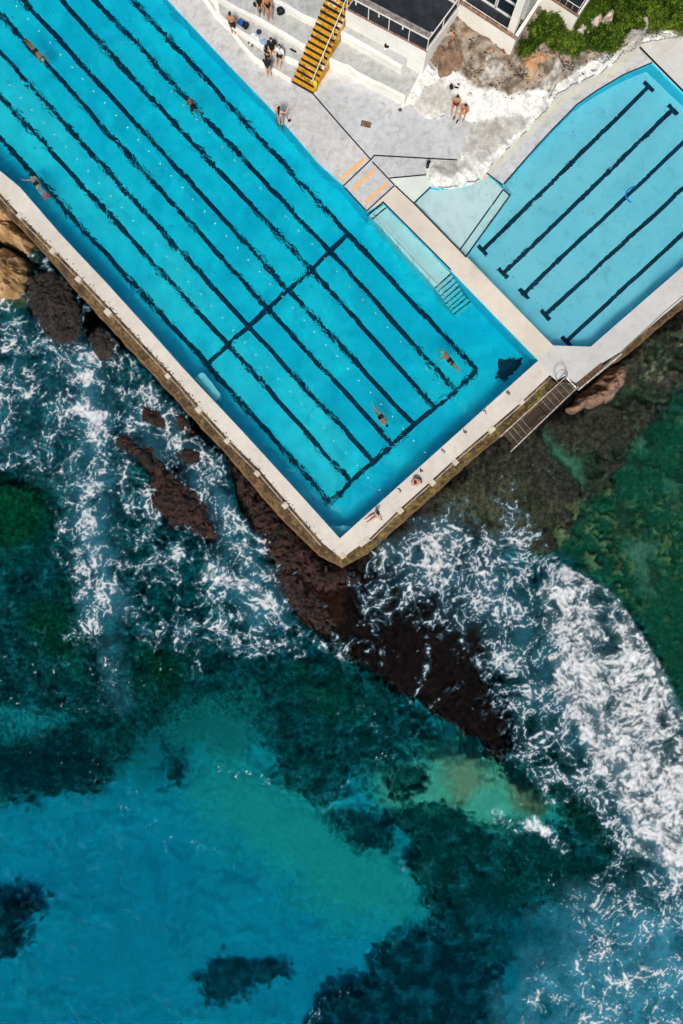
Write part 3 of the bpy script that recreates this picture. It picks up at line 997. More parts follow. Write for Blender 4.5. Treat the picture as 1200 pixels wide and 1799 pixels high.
# loose flecks
fmax(FLECK, sregion([(-60, 1080), (220, 1050), (260, 1200), (180, 1290), (-60, 1320)], 2.0, 1.5), 0.45)
fmax(FLECK, streak([(130, 1330), (230, 1410), (320, 1480), (400, 1500)], 2.0), 0.55)
fmax(FLECK, streak([(385, 1345), (430, 1360), (480, 1370), (505, 1390)], 0.8), 0.95)
fmax(FLECK, streak([(505, 1390), (560, 1420), (600, 1390), (680, 1325), (740, 1310)], 1.0), 0.5)
fmax(FLECK, streak([(720, 1480), (700, 1560), (740, 1590), (700, 1650), (620, 1700), (590, 1750), (540, 1790)], 0.9), 0.62)
fmax(FLECK, sregion([(560, 1190), (760, 1290), (900, 1360), (960, 1460), (860, 1440), (700, 1330), (560, 1280)], 1.2, 1.0), 0.5)
fmax(FLECK, sregion([(170, 1130), (330, 1110), (340, 1220), (200, 1210)], 1.2, 1.0), 0.5)
fmax(FLECK, sregion([(860, 1440), (1060, 1560), (1000, 1640), (900, 1560)], 1.4, 1.0), 0.45)
fmax(FLECK, sregion([(640, 980), (760, 880), (960, 780), (1100, 900), (1000, 960), (820, 920)], 1.4, 1.0), 0.30)
fmax(FLECK, sregion([(540, 1060), (760, 1060), (860, 1180), (860, 1300), (740, 1230)], 1.2, 1.0), 0.26)

ahead = sdf_poly(CX, CY, px([(-100, 300), (860, 300), (930, 900), (985, 985), (1040, 1018), (1078, 1038), (1104, 1076), (1130, 1118), (1162, 1166), (1200, 1246), (1330, 1450), (1330, 1900), (-100, 1900)], SEA)) + .10 * CED + .12 * CED2
inside = 1 - sstep(-.25, .10, ahead)
FOAM *= inside
CHURN *= inside
MILK *= inside
fo, mi, fk, ch, gl = up(FOAM), up(MILK), up(FLECK), up(CHURN), up(GLINT)
live = (fo > 0.02) | (mi > 0.01) | (fk > 0.04) | (ch > 0.03) | (gl > .05)
PX_, PY_ = FX[live], FY[live]
fo, mi, fk, ch, gl = (a_[live] for a_ in (fo, mi, fk, ch, gl))
# swirl the pattern
wx = 0.95 * fbm(PX_, PY_, 2.8, 2, 101) + 0.30 * fbm(PX_, PY_, 0.9, 3, 103, .55)
wy = 0.95 * fbm(PX_, PY_, 2.8, 2, 111) + 0.30 * fbm(PX_, PY_, 0.9, 3, 113, .55)
QX, QY = PX_ + wx, PY_ + wy
patch = fbm(QX, QY, 2.3, 4, 121, .6)             # thick and thin places
fine = fbm(PX_ + .5 * wx, PY_ + .5 * wy, 0.26, 2, 131, 0.55)
mid = fbm(QX, QY, 0.75, 3, 151, .6)
dens = np.clip(fo * (0.80 + 1.9 * patch + .7 * mid), 0, 1.0)


def lines(cell, seed, w, jit):
    e = voro_edge(QX + jit * fine, QY - jit * fine, cell, seed)
    core = 1 - sstep(0.0, w + 1e-4, e)
    halo = 1 - sstep(0.0, 4.5 * w + 0.05, e)
    return core, halo


A1, H1 = lines(1.55, 7, 0.012 + 0.075 * dens, 0.05)
A2, H2 = lines(0.80, 17, 0.006 + 0.120 * np.clip(dens - 0.08, 0, 1), 0.04)
A3, H3 = lines(0.42, 27, 0.210 * np.clip(dens - 0.22, 0, 1), 0.03)
A5, H5 = lines(0.22, 47, 0.28 * np.clip(dens - 0.40, 0, 1), 0.02)
rid = np.abs(fbm(QX, QY, 1.2, 4, 141, 0.55))
A4 = 1 - sstep(0.0, 0.012 + 0.050 * dens, rid)
b1 = sstep(0.02 - 0.75 * dens, 0.34 - 0.65 * dens, mid + 0.45 * fine)
b3 = sstep(0.10 - 0.55 * dens, 0.45 - 0.50 * dens, fine + 0.6 * mid)
bw = .30 + .70 * b1
lace = np.maximum(np.maximum(A1 * bw, A2 * 0.9 * (.15 + .85 * b1)), np.maximum(np.maximum(A3 * 0.85, A5 * .7) * b3, A4 * 0.9 * b1)) * sstep(0.04, 0.26, dens)
lace *= np.clip(0.90 + 0.7 * fine, 0.35, 1.0)
halo = np.maximum(np.maximum(H1, H2 * .9), H3 * .6) * sstep(0.10, 0.6, dens) * np.clip(.55 + mid, .1, 1)
# churned white water: torn clots with dark gaps
ve = np.minimum(voro_edge(QX * 0.85 + 0.25 * fine, QY * 1.2 - 0.25 * fine, 0.60, 37), 1.0)
ve2 = np.minimum(voro_edge(QX + 0.12 * fine, QY - 0.12 * fine, 0.27, 39), 1.0)
cl = 0.85 * fbm(QX * 0.8 + QY * 0.3, QY * 1.25, 0.9, 5, 161, 0.62) + 0.40 * (0.40 - ve) + 0.28 * (0.4 - ve2)
chd = np.clip(ch * (1 + 0.8 * patch + .3 * mid), 0, 1.3)
churn = sstep(0.44 - 0.50 * chd, 0.95 - 0.52 * chd, cl + 0.30 * fine) * sstep(0.05, 0.30, chd)
churn *= np.clip(0.86 + 0.5 * fine, .35, 1)
# flecks
fe = fbm(PX_, PY_, 0.17, 2, 171)
clus = fbm(PX_, PY_, 1.1, 3, 173)
flk = sstep(0.66 - 0.30 * fk, 0.82 - 0.30 * fk, fe + 0.45 * clus) * sstep(0.05, 0.3, fk)
soft = np.clip(mi * (0.65 + 1.5 * fbm(QX, QY * .7, 1.7, 5, 181, .6) + 0.25 * fine), 0, 0.85)
soft = 1 - (1 - soft) * (1 - np.clip(.42 * halo + 0.36 * sstep(0.2, 0.8, chd) * (.6 + .8 * mid), 0, .9))
rx, ry = PX_ * .62 - PY_ * .78, PY_ * .62 + PX_ * .78          # painted glints run down to the right
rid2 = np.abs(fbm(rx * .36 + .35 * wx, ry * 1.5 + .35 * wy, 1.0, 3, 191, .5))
glint = gl * (1 - sstep(0, .09, rid2)) * sstep(.0, .5, patch + .6 * mid + .1)
soft = 1 - (1 - soft) * (1 - np.clip(.36 * glint, 0, .6))
white = np.clip(np.maximum(np.maximum(lace, churn), flk), 0, 0.97)
W2 = np.zeros(FX.shape)
W2[live] = white


def blur(a, r):
    for ax in (0, 1):
        c_ = np.cumsum(np.insert(np.pad(a, [(r, r) if k == ax else (0, 0) for k in (0, 1)], mode='edge'), 0, 0, axis=ax), axis=ax)
        a = (np.take(c_, np.arange(2 * r + 1, c_.shape[ax]), ax) - np.take(c_, np.arange(0, c_.shape[ax] - 2 * r - 1), ax)) / (2 * r + 1)
    return a


near, wide = blur(W2, 1), blur(blur(W2, 4), 4)
white = np.clip(.52 * white + .55 * near[live] * (.8 + .5 * fine), 0, .97)
mist = np.clip(wide[live] * (.75 + .8 * mid), 0, .6)          # fine bubbles between the threads
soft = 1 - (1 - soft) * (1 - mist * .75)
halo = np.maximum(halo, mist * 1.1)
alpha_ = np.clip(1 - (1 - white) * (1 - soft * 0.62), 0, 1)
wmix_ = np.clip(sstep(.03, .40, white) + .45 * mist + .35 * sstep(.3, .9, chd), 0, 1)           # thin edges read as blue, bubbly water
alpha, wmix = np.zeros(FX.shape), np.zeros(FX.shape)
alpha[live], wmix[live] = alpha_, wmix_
#@MESH


def swell(x, y):
    z = SEA + 0.045 * fbm(x, y, 6.0, 2, 71) + 0.055 * fbm(x, y, 1.7, 3, 73, 0.5)
    return z + 0.22 * np.exp(-(dist_line(x, y, px([(960, 1010), (1075, 1040), (1110, 1090), (1150, 1150), (1200, 1245), (1300, 1400)], SEA)) / 0.9) ** 2)


WZ = swell(GX, GY)
for sl in ((0, slice(None)), (-1, slice(None)), (slice(None), 0), (slice(None), -1)):
    WZ[sl] = SEA
me, used = grid_mesh('sea', GX, GY, WZ)
bm = bmesh.new()                                 # closed body of water: light is absorbed through its depth
bm.from_mesh(me)
be = [e for e in bm.edges if e.is_boundary]
r = bmesh.ops.extrude_edge_only(bm, edges=be)
for v in r['geom']:
    if isinstance(v, bmesh.types.BMVert):
        v.co.z = -16.0
bmesh.ops.contextual_create(bm, geom=[e for e in r['geom'] if isinstance(e, bmesh.types.BMEdge)])
bmesh.ops.recalc_face_normals(bm, faces=bm.faces)
bm.to_mesh(me)
bm.free()
n = NT('sea_water', '2D')
gr_ = n.n('ShaderNodeBsdfRefraction')
gr_.inputs['IOR'].default_value = IOR
gr_.inputs['Roughness'].default_value = 0.03
n.surf(gr_.outputs[0])
SIG = (0.60, 0.088, 0.056)
va = n.n('ShaderNodeVolumeAbsorption')
va.inputs['Color'].default_value = (*[1 - s_ / 0.62 for s_ in SIG], 1)
va.inputs['Density'].default_value = 0.62
n.t.links.new(va.outputs[0], n.out.inputs['Volume'])
sea = link('sea', me, n.m)
prop(sea, 'blue green sea with white surf around the pool wall', kind='structure')

keep = alpha > 0.025
kk = keep.copy()
kk[1:] |= keep[:-1]; kk[:-1] |= keep[1:]; kk[:, 1:] |= keep[:, :-1]; kk[:, :-1] |= keep[:, 1:]
FZ = np.full(FX.shape, SEA)
FZ[kk] = swell(FX[kk], FY[kk]) + 0.03
me, used = grid_mesh('surf_foam_and_glints', FX, FY, FZ, keep=kk)
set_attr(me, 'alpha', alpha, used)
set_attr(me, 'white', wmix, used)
n = NT('foam', '2D')
df = n.n('ShaderNodeBsdfDiffuse')
n.set(df.inputs['Color'], n.mix(n.attr('white'), (0.07, 0.36, 0.52), (0.93, 0.95, 0.97)))
tl_ = n.n('ShaderNodeBsdfTranslucent')
n.set(tl_.inputs['Color'], n.mix(n.attr('white'), (0.07, 0.36, 0.52), (0.93, 0.95, 0.97)))
mt_ = n.n('ShaderNodeMixShader')
mt_.inputs[0].default_value = 0.20
n.t.links.new(df.outputs[0], mt_.inputs[1])
n.t.links.new(tl_.outputs[0], mt_.inputs[2])
tr = n.n('ShaderNodeBsdfTransparent')
mx = n.n('ShaderNodeMixShader')
n.set(mx.inputs[0], n.attr('alpha'))
n.t.links.new(tr.outputs[0], mx.inputs[1])
n.t.links.new(mt_.outputs[0], mx.inputs[2])
n.surf(mx.outputs[0])
foam = link('surf_foam_and_glints', me, n.m)
prop(foam, 'white lacy surf foam, milky churned water and painted wave glints on the sea', 'foam', kind='stuff')

# =================================================================== THE SHORE
# ---- sea walls: weathered ledge below the deck edge
n = NT('weathered_sea_wall')
p = n.pos()
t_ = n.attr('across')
gr = n.attr('green')
b1 = n.noise(1.1, 4, 0.65)
b2 = n.noise(5.0, 4, 0.7)
c = n.mix(n.ramp(b2, 0.30, 0.70), (0.030, 0.018, 0.010), (0.22, 0.135, 0.058))
c = n.mix(n.math('MULTIPLY', n.ramp(b1, 0.42, 0.60), 0.75), c, (0.030, 0.018, 0.010))
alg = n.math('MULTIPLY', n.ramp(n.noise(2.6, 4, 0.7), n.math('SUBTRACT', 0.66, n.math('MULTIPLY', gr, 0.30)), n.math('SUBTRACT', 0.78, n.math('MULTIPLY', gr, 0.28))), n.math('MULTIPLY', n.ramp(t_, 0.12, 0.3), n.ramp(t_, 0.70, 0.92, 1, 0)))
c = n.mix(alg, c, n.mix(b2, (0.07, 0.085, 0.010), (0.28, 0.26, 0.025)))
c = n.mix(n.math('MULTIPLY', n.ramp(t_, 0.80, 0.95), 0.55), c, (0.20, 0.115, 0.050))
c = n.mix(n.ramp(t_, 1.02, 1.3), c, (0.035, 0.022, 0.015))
M_SEAWALL = n.surf(n.bsdf(c, 0.85, n.bump(b2, 0.6, 0.06)))
M_BLOCK = concrete('weathered_block', (0.62, 0.54, 0.44), (0.30, 0.22, 0.14), 0.6, rust=0.25, scale=3)
M_GALV = plain('galvanised_steel', (0.42, 0.41, 0.39), 0.45, 0.6, 0.2, 8)
M_RUST = plain('rusty_steel', (0.22, 0.12, 0.07), 0.8, 0.2, 0.4, 10)
M_PIPE = plain('pale_painted_pipe', (0.55, 0.51, 0.45), 0.5, 0.1, 0.25, 6)
M_DARKGRATE = plain('dark_grating', (0.115, 0.082, 0.058), 0.7, 0.2, 0.3, 10)


def resample(pts, step):
    pts = [Vector(p) for p in pts]
    out, acc = [pts[0]], 0.0
    for a, b in zip(pts, pts[1:]):
        L = (b - a).length
        k = max(1, int(round(L / step)))
        for i in range(1, k + 1):
            out.append(a.lerp(b, i / k))
    return out


def wall_mesh(name, pairs, green, drop=0.5, zo=-1.15):
    """pairs of deck-edge pixel and ledge-edge pixel along the wall."""
    step = 0.16
    A, B = [], []
    for (a, b), (a2, b2) in zip(pairs, pairs[1:]):
        p, q = P(*a), P(*a2)
        p2, q2 = P(*b, zo), P(*b2, zo)
        k = max(1, int((q - p).length / step))
        for i in range(k):
            A.append(p.lerp(q, i / k)); B.append(p2.lerp(q2, i / k))
    A.append(P(*pairs[-1][0])); B.append(P(*pairs[-1][1], zo))
    prof = [(0, 0), (0.0, -drop * .5)] + [(k / 9, None) for k in range(10)] + [(1.0, -1.7), (1.03, -2.4), (1.1, -3.2), (1.3, -4.6)]
    m = len(prof)
    X = np.zeros((len(A), m)); Y = X.copy(); Z = X.copy(); T = X.copy()
    for i, (a, b) in enumerate(zip(A, B)):
        for j, (t, z) in enumerate(prof):
            w = a.lerp(b, t)
            X[i, j], Y[i, j] = w.x, w.y
            Z[i, j] = z if z is not None else -drop - (abs(zo) - drop) * (t ** 1.4)
            T[i, j] = t if j < 12 else 1.0 + 0.1 * (j - 11)
    nz = fbm(X + Z, Y - Z * .7, 0.5, 4, 201, 0.6)
    body = (np.arange(m) >= 3)[None, :]
    Z = Z + nz * 0.11 * body
    X = X + fbm(X, Y + Z, 0.6, 3, 203) * 0.10 * body
    Y = Y + fbm(X, Y + Z, 0.6, 3, 207) * 0.10 * body
    h, w_ = X.shape
    idx = np.arange(h * w_).reshape(h, w_)
    q = np.stack([idx[:-1, :-1], idx[1:, :-1], idx[1:, 1:], idx[:-1, 1:]], -1).reshape(-1, 4)
    me = mesh_of(np.stack([X, Y, Z], -1).reshape(-1, 3), [tuple(map(int, f)) for f in q], True, name)
    set_attr(me, 'across', T.reshape(-1))
    set_attr(me, 'green', np.full(h * w_, green))
    return me


def sea_wall(label, pairs, green, blocks, rail, loc, pipe=True, drop=.5, zo=-1.15):
    root = empty('sea_wall', loc)
    prop(root, label, 'sea wall', 'sea walls of the pools')
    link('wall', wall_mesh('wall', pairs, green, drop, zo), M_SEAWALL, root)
    for (u, v, w, l) in blocks:
        # orientation follows the nearest stretch of the deck edge
        best = min(zip(pairs, pairs[1:]), key=lambda s: (Vector(s[0][0]) * .5 + Vector(s[1][0]) * .5 - Vector((u, v))).length)
        d = P(*best[1][0]) - P(*best[0][0])
        MB().box(P(u, v, -0.07) + Vector((0, 0, -0.08)), (l, w, 0.36), math.atan2(d.y, d.x)).build('block', M_BLOCK, root, bevel=0.02)
    if pipe:
        pts = [P(u, v, -0.12) for u, v in rail]
        MB().tube(resample(pts, 0.6), 0.028, 6).build('guard_pipe', M_PIPE, root, smooth=True)
    return root


PL = [((-400, -105), (-400, -75)), ((0, 339), (0, 366)), ((33, 375), (38, 403)), ((96, 439), (90, 460)), ((144, 489), (147, 526)), ((197, 545), (200, 584)), ((320, 678), (314, 708)), ((355, 720), (347, 745)), ((403, 773), (398, 799)), ((459, 829), (452, 864)), ((507, 885), (500, 918)), ((568, 955), (562, 978)), ((600, 981), (600, 997))]
PB = [((600, 981), (600, 997)), ((648, 947), (646, 973)), ((699, 897), (713, 914)), ((757, 845), (771, 863)), ((797, 808), (813, 823)), ((859, 755), (880, 766)), ((915, 707), (932, 724)), ((966, 659), (986, 682))]
PE = [((978, 669), (990, 680)), ((1012, 674), (1018, 683)), ((1056, 639), (1063, 649)), ((1092, 617), (1099, 626)), ((1158, 560), (1166, 569)), ((1200, 525), (1208, 534)), ((1400, 355), (1408, 364))]
rl = [(u - 4, v + 4) for u, v in L_OUT[1:-1]]
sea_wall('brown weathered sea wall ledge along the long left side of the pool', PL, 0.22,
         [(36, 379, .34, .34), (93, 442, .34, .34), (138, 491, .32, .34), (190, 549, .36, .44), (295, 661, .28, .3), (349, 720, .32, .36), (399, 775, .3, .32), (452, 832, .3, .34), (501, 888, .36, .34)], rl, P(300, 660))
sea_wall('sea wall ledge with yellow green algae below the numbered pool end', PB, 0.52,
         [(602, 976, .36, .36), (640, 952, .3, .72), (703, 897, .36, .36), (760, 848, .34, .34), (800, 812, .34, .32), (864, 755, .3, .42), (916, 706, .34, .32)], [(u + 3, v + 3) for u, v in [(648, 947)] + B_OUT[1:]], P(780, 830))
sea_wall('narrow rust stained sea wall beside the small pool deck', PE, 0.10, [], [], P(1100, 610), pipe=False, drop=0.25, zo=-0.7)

# ---- rocks in and above the surf
n = NT('dark_mussel_rock')
a1, a2, a3 = n.noise(1.6, 4, 0.7), n.noise(4.5, 4, 0.75), n.noise(11, 3, 0.7)
c = n.mix(n.ramp(a1, 0.40, 0.62), (0.005, 0.0025, 0.002), (0.048, 0.017, 0.010))
c = n.mix(n.math('MULTIPLY', n.ramp(a2, 0.55, 0.72), 0.65), c, (0.105, 0.042, 0.023))
c = n.mix(n.math('MULTIPLY', n.ramp(a3, 0.62, 0.74), 0.5), c, (0.16, 0.10, 0.07))
M_MUSSEL = n.surf(n.bsdf(c, 0.4, n.bump(n.math('ADD', a2, n.math('MULTIPLY', a3, 0.6)), 1.0, 0.14), spec=0.4))
n = NT('grey_mussel_rock')
a1, a2, a3 = n.noise(1.6, 4, 0.7), n.noise(4.5, 4, 0.75), n.noise(11, 3, 0.7)
c = n.mix(n.ramp(a1, 0.35, 0.68), (0.007, 0.006, 0.0055), (0.040, 0.029, 0.024))
c = n.mix(n.math('MULTIPLY', n.ramp(a2, 0.55, 0.70), 0.6), c, (0.095, 0.066, 0.046))
c = n.mix(n.math('MULTIPLY', n.ramp(a3, 0.60, 0.72), 0.6), c, (0.20, 0.15, 0.11))
M_MUSSEL2 = n.surf(n.bsdf(c, 0.4, n.bump(n.math('ADD', a2, n.math('MULTIPLY', a3, 0.6)), 1.0, 0.14), spec=0.4))
n = NT('ochre_sandstone')
a1, a2, a3 = n.noise(1.0, 5, 0.65), n.noise(5.0, 5, 0.7), n.noise(18, 3, 0.7)
c = n.mix(n.ramp(a1, 0.3, 0.7), (0.26, 0.145, 0.055), (0.55, 0.36, 0.18))
c = n.mix(n.math('MULTIPLY', n.ramp(a2, 0.52, 0.72), 0.75), c, (0.11, 0.06, 0.03))
c = n.mix(n.math('MULTIPLY', n.ramp(a3, 0.6, 0.75), 0.4), c, (0.66, 0.52, 0.34))
M_SAND = n.surf(n.bsdf(c, 0.85, n.bump(a2, 0.8, 0.10)))
n = NT('rusty_brown_rock')
a1, a2, a3 = n.noise(1.6, 4, 0.65), n.noise(4.0, 5, 0.75), n.noise(12, 3, 0.7)
c = n.mix(n.ramp(a1, 0.3, 0.7), (0.14, 0.085, 0.06), (0.36, 0.22, 0.14))
c = n.mix(n.math('MULTIPLY', n.ramp(a2, 0.52, 0.70), 0.7), c, (0.05, 0.032, 0.026))
c = n.mix(n.math('MULTIPLY', n.ramp(a3, 0.58, 0.74), 0.6), c, (0.50, 0.38, 0.30))
M_RUSTROCK = n.surf(n.bsdf(c, 0.8, n.bump(a2, 1.0, 0.10)))


def boulder(label, pts, zt, zb, mat, round_=0.5, rough=0.18, rs=0.8, seed=1, step=0.07, holes=(), group=None, tilt=(0, 0), skirt=1.2):
    """A rock from its outline: rises from zb at the edge to about zt, steep flanks down below the water."""
    poly = [P(u, v, zb) for u, v in pts]
    xs, ys = [p.x for p in poly], [p.y for p in poly]
    m = 0.35
    X, Y = np.meshgrid(np.arange(min(xs) - m, max(xs) + m, step), np.arange(min(ys) - m, max(ys) + m, step))
    d = sdf_poly(X, Y, poly) + 0.30 * fbm(X, Y, 0.8, 4, seed + 5, .6)
    ins = np.clip(-d, 0, None)
    H = (zt - zb) * (1 - np.exp(-ins / round_))
    N = fbm(X, Y, rs, 5, seed, 0.65)
    Rg = fbm(X, Y, rs * 1.2, 4, seed + 9, 0.6, ridged=True)
    Z = zb + H * (1 + .25 * N) + rough * (1.3 * N + 0.9 * Rg) * sstep(-0.15, 0.35, ins)
    crack = np.abs(fbm(X, Y, rs * 1.1, 3, seed + 29, .55))
    Z -= rough * 1.5 * (1 - sstep(0, .07, crack)) * sstep(0, .3, ins)
    cx, cy_ = np.mean(xs), np.mean(ys)
    Z += (X - cx) * tilt[0] + (Y - cy_) * tilt[1]
    Z -= np.clip(d, 0, None) * skirt * 4.0
    for (u, v, r, dep) in holes:
        h = P(u, v, zt)
        Z -= dep * np.exp(-(((X - h.x) ** 2 + (Y - h.y) ** 2) / r ** 2) ** 1.5)
    keep = d < 0.30
    me, used = grid_mesh('rock', X, Y, Z, keep=keep)
    c0 = Vector((cx, cy_, zb))
    me.transform(Matrix.Translation(-c0))
    o = link('boulder', me, mat)
    o.location = c0
    return prop(o, label, 'rock', group)


GR = 'dark rocks awash beside the pool wall'
boulder('broad dark mussel covered rock nearest the tan boulder', [(46, 482), (90, 474), (119, 498), (140, 535), (147, 566), (140, 602), (112, 612), (82, 592), (60, 565), (46, 535)], SEA + .60, SEA - .1, M_MUSSEL2, 1.0, .15, .7, 3, group=GR)
boulder('small dark rock pressed against the foot of the left sea wall', [(171, 572), (195, 583), (207, 604), (203, 628), (180, 636), (163, 622), (155, 595)], SEA + .45, SEA - .1, M_MUSSEL2, .8, .13, .6, 13, group=GR)
boulder('oval reddish rock ringed by foam at the top of the rock cluster', [(245, 709), (267, 712), (287, 726), (298, 741), (292, 754), (267, 754), (246, 741)], SEA + .50, SEA - .1, M_MUSSEL, .7, .11, .6, 23, group=GR)
boulder('reddish rock between the oval rock and the sea wall', [(305, 729), (320, 723), (338, 740), (343, 762), (325, 766), (308, 751)], SEA + .42, SEA - .1, M_MUSSEL, .65, .11, .6, 33, group=GR)
boulder('small round reddish rock beside the long rock', [(305, 795), (331, 782), (353, 794), (355, 814), (333, 821), (315, 810)], SEA + .45, SEA - .1, M_MUSSEL, .65, .11, .6, 43, group=GR)
boulder('long reddish brown rock lying in the surf left of the pool', [(200, 768), (224, 761), (267, 785), (290, 811), (311, 838), (343, 859), (366, 881), (376, 915), (382, 947), (357, 950), (331, 928), (299, 926), (278, 900), (259, 883), (257, 851), (268, 837), (244, 813), (225, 799), (203, 787)], SEA + .62, SEA - .12, M_MUSSEL, 1.1, .18, .8, 53, group=GR)
boulder('low brown rock shelf hugging the sea wall near the pool corner', [(402, 806), (440, 842), (474, 886), (496, 915), (549, 969), (590, 1002), (625, 1000), (640, 1018), (600, 1040), (560, 1040), (530, 1016), (496, 1000), (470, 980), (446, 930), (420, 876)], SEA + .40, SEA - .12, M_MUSSEL, 1.0, .20, .7, 63, group=GR)
boulder('brown rock wedge below the shelf pointing into the dark platform', [(472, 985), (508, 990), (545, 1030), (572, 1062), (600, 1100), (580, 1120), (540, 1100), (505, 1066), (478, 1020)], SEA + .28, SEA - .12, M_MUSSEL, 1.0, .16, .7, 73, group=GR)
boulder('pitted rusty rock outcrop beside the metal sea stairs', [(999, 717), (1009, 706), (1026, 690), (1047, 669), (1076, 646), (1091, 638), (1099, 654), (1093, 675), (1081, 694), (1067, 704), (1038, 716), (1028, 712), (1015, 723), (1005, 724)], SEA + 1.55, SEA + .15, M_RUSTROCK, 0.45, .22, .55, 83, holes=[(1063, 676, .24, .9), (1075, 662, .20, .7)])
boulder('blocky tan sandstone boulder jammed against the upper left sea wall', [(-40, 383), (0, 388), (19, 391), (29, 401), (57, 427), (45, 441), (27, 432), (8, 417), (-40, 412)], -1.2, SEA + .4, M_SAND, 0.25, .16, .8, 93, skirt=2)
boulder('large smooth tan sandstone boulder at the left edge above the surf', [(-50, 428), (0, 436), (16, 441), (37, 455), (45, 471), (46, 489), (36, 521), (21, 524), (-50, 520)], -1.1, SEA + .2, M_SAND, 0.45, .22, 1.0, 103, skirt=2)
boulder('small weedy rock at the far left under the deck edge', [(-40, 350), (0, 352), (14, 366), (24, 384), (10, 392), (-40, 386)], -1.0, SEA + .6, M_SAND, 0.3, .2, .6, 113, skirt=2)

# ---- metal stairs from the deck down to the reef
st = empty('sea_stairs', P(940, 720, SEA))
prop(st, 'steel grating stairs leading from the deck corner down to the reef', 'stairs')
TL, TR, BL, BR = (996, 662), (1013, 680), (884, 764), (903, 786)


def sp(s, side, z):
    u = TL[0] + (BL[0] - TL[0]) * s, TL[1] + (BL[1] - TL[1]) * s
    w = TR[0] + (BR[0] - TR[0]) * s, TR[1] + (BR[1] - TR[1]) * s
    return P(u[0] + (w[0] - u[0]) * side, u[1] + (w[1] - u[1]) * side, z)


def stair_z(s):
    if s < 0.47:
        return -0.15 - 0.95 * s / 0.47
    if s < 0.70:
        return -1.10
    return -1.10 - 0.75 * (s - 0.70) / 0.30


ss = [0.04 + 0.072 * k for k in range(6)] + [0.72, 0.79, 0.86, 0.93]
for s in ss:
    z = stair_z(s)
    a, b = sp(s, 0.06, z), sp(s, .94, z)
    dn = (sp(s + .07, .5, z) - sp(s, .5, z))
    dn.z = 0
    tr_ = MB()
    L = dn.length * 0.92
    dn.normalize()
    for k in range(5):
        q = dn * (L * (k + .5) / 5)
        tr_.bar(a + q, b + q, L / 5 * .62, 0.025)
    to = tr_.build('tread', M_DARKGRATE, st)
    MB().bar(a, b, 0.035, 0.045).build('nosing', M_GALV, to)
la = MB()
for k in range(11):
    s = 0.485 + 0.21 * k / 10
    la.bar(sp(s, .06, -1.10), sp(s, .94, -1.10), 0.055, 0.03)
la.build('landing_grating', M_DARKGRATE, st)
for side, nm in ((0.0, 'stringer'), (1.0, 'stringer')):
    k = [0, .47, .70, 1.03]
    m_ = MB()
    for s0, s1 in zip(k, k[1:]):
        m_.bar(sp(s0, side, stair_z(s0) - .06), sp(s1, side, stair_z(min(s1, .999)) - .06), 0.06, 0.18)
    m_.build(nm, M_RUST, st)
for side in (-0.05, 1.05):
    m_ = MB().tube([sp(-0.02, side, .55), sp(.47, side, -.35), sp(.70, side, -.38), sp(1.06, side, -1.05)], 0.035, 8)
    m_.build('handrail', M_PIPE, st, smooth=True)
    for s in (0.0, .25, .47, .70, .98):
        zt = [.55, .07, -.35, -.38, -.95][[0.0, .25, .47, .70, .98].index(s)]
        MB().tube([sp(s, side, zt), sp(s, side, stair_z(s) - .1)], 0.022, 6).build('post', M_PIPE, st, smooth=True)
MB().tube([P(979, 668, 0), P(976, 662, .5), P(979, 655, .75), P(985, 650, .85), P(992, 649, .85), P(997, 653, .7), P(997, 660, .4), P(995, 664, 0)], 0.028, 8).build('hoop_rail', M_GALV, st, smooth=True)
MB().bar(sp(.01, .02, -.10), sp(.01, .98, -.10), .10, .03).build('white_edge', plain('white_edge_paint', (.8, .8, .78), .6), st)
for s in (.49, .69, .97):
    for side in (.08, .92):
        q = sp(s, side, stair_z(s) - .1)
        MB().tube([q, (q.x, q.y, SEA - .6)], 0.05, 6).build('leg', M_RUST, st, smooth=True)
# drain grate and steel kerb beside the stairs
dg = empty('drain_grate', P(1036, 657))
prop(dg, 'narrow dark slatted drain grate along the deck edge above the stairs', 'drain grate')
for k in range(26):
    t = (k + .5) / 26
    u, v = 1014 + (1055 - 1014) * t, 675 + (640 - 675) * t
    MB().bar(P(u - 1, v - 1, .02) , P(u + 4.5, v + 5, .02), 0.035, .03).build('slat', M_RUST, dg)
flat('recess', [px([(1011, 674), (1056, 637), (1062, 644), (1017, 682)], 0.003)], M_DARKGRATE, dg)
kb = MB().bar(P(1016, 685, .05), P(1092, 622, .05), .09, .12)
ko = kb.build('steel_kerb', M_PIPE, bevel=.01)
prop(ko, 'pale steel kerb rail along the outer edge beside the drain grate', 'kerb')
hs = MB().tube([P(1060, 644, .02), P(1066, 640, .04), P(1072, 634, .03), P(1078, 628, .04), P(1086, 624, .03), P(1100, 610, .03), P(1130, 583, .03), P(1165, 550, .03), P(1205, 516, .03)], 0.022, 6)
prop(hs.build('hose', plain('grey_hose', (.25, .27, .29), .5), smooth=True), 'thin grey hose lying along the small pool deck edge', 'hose')

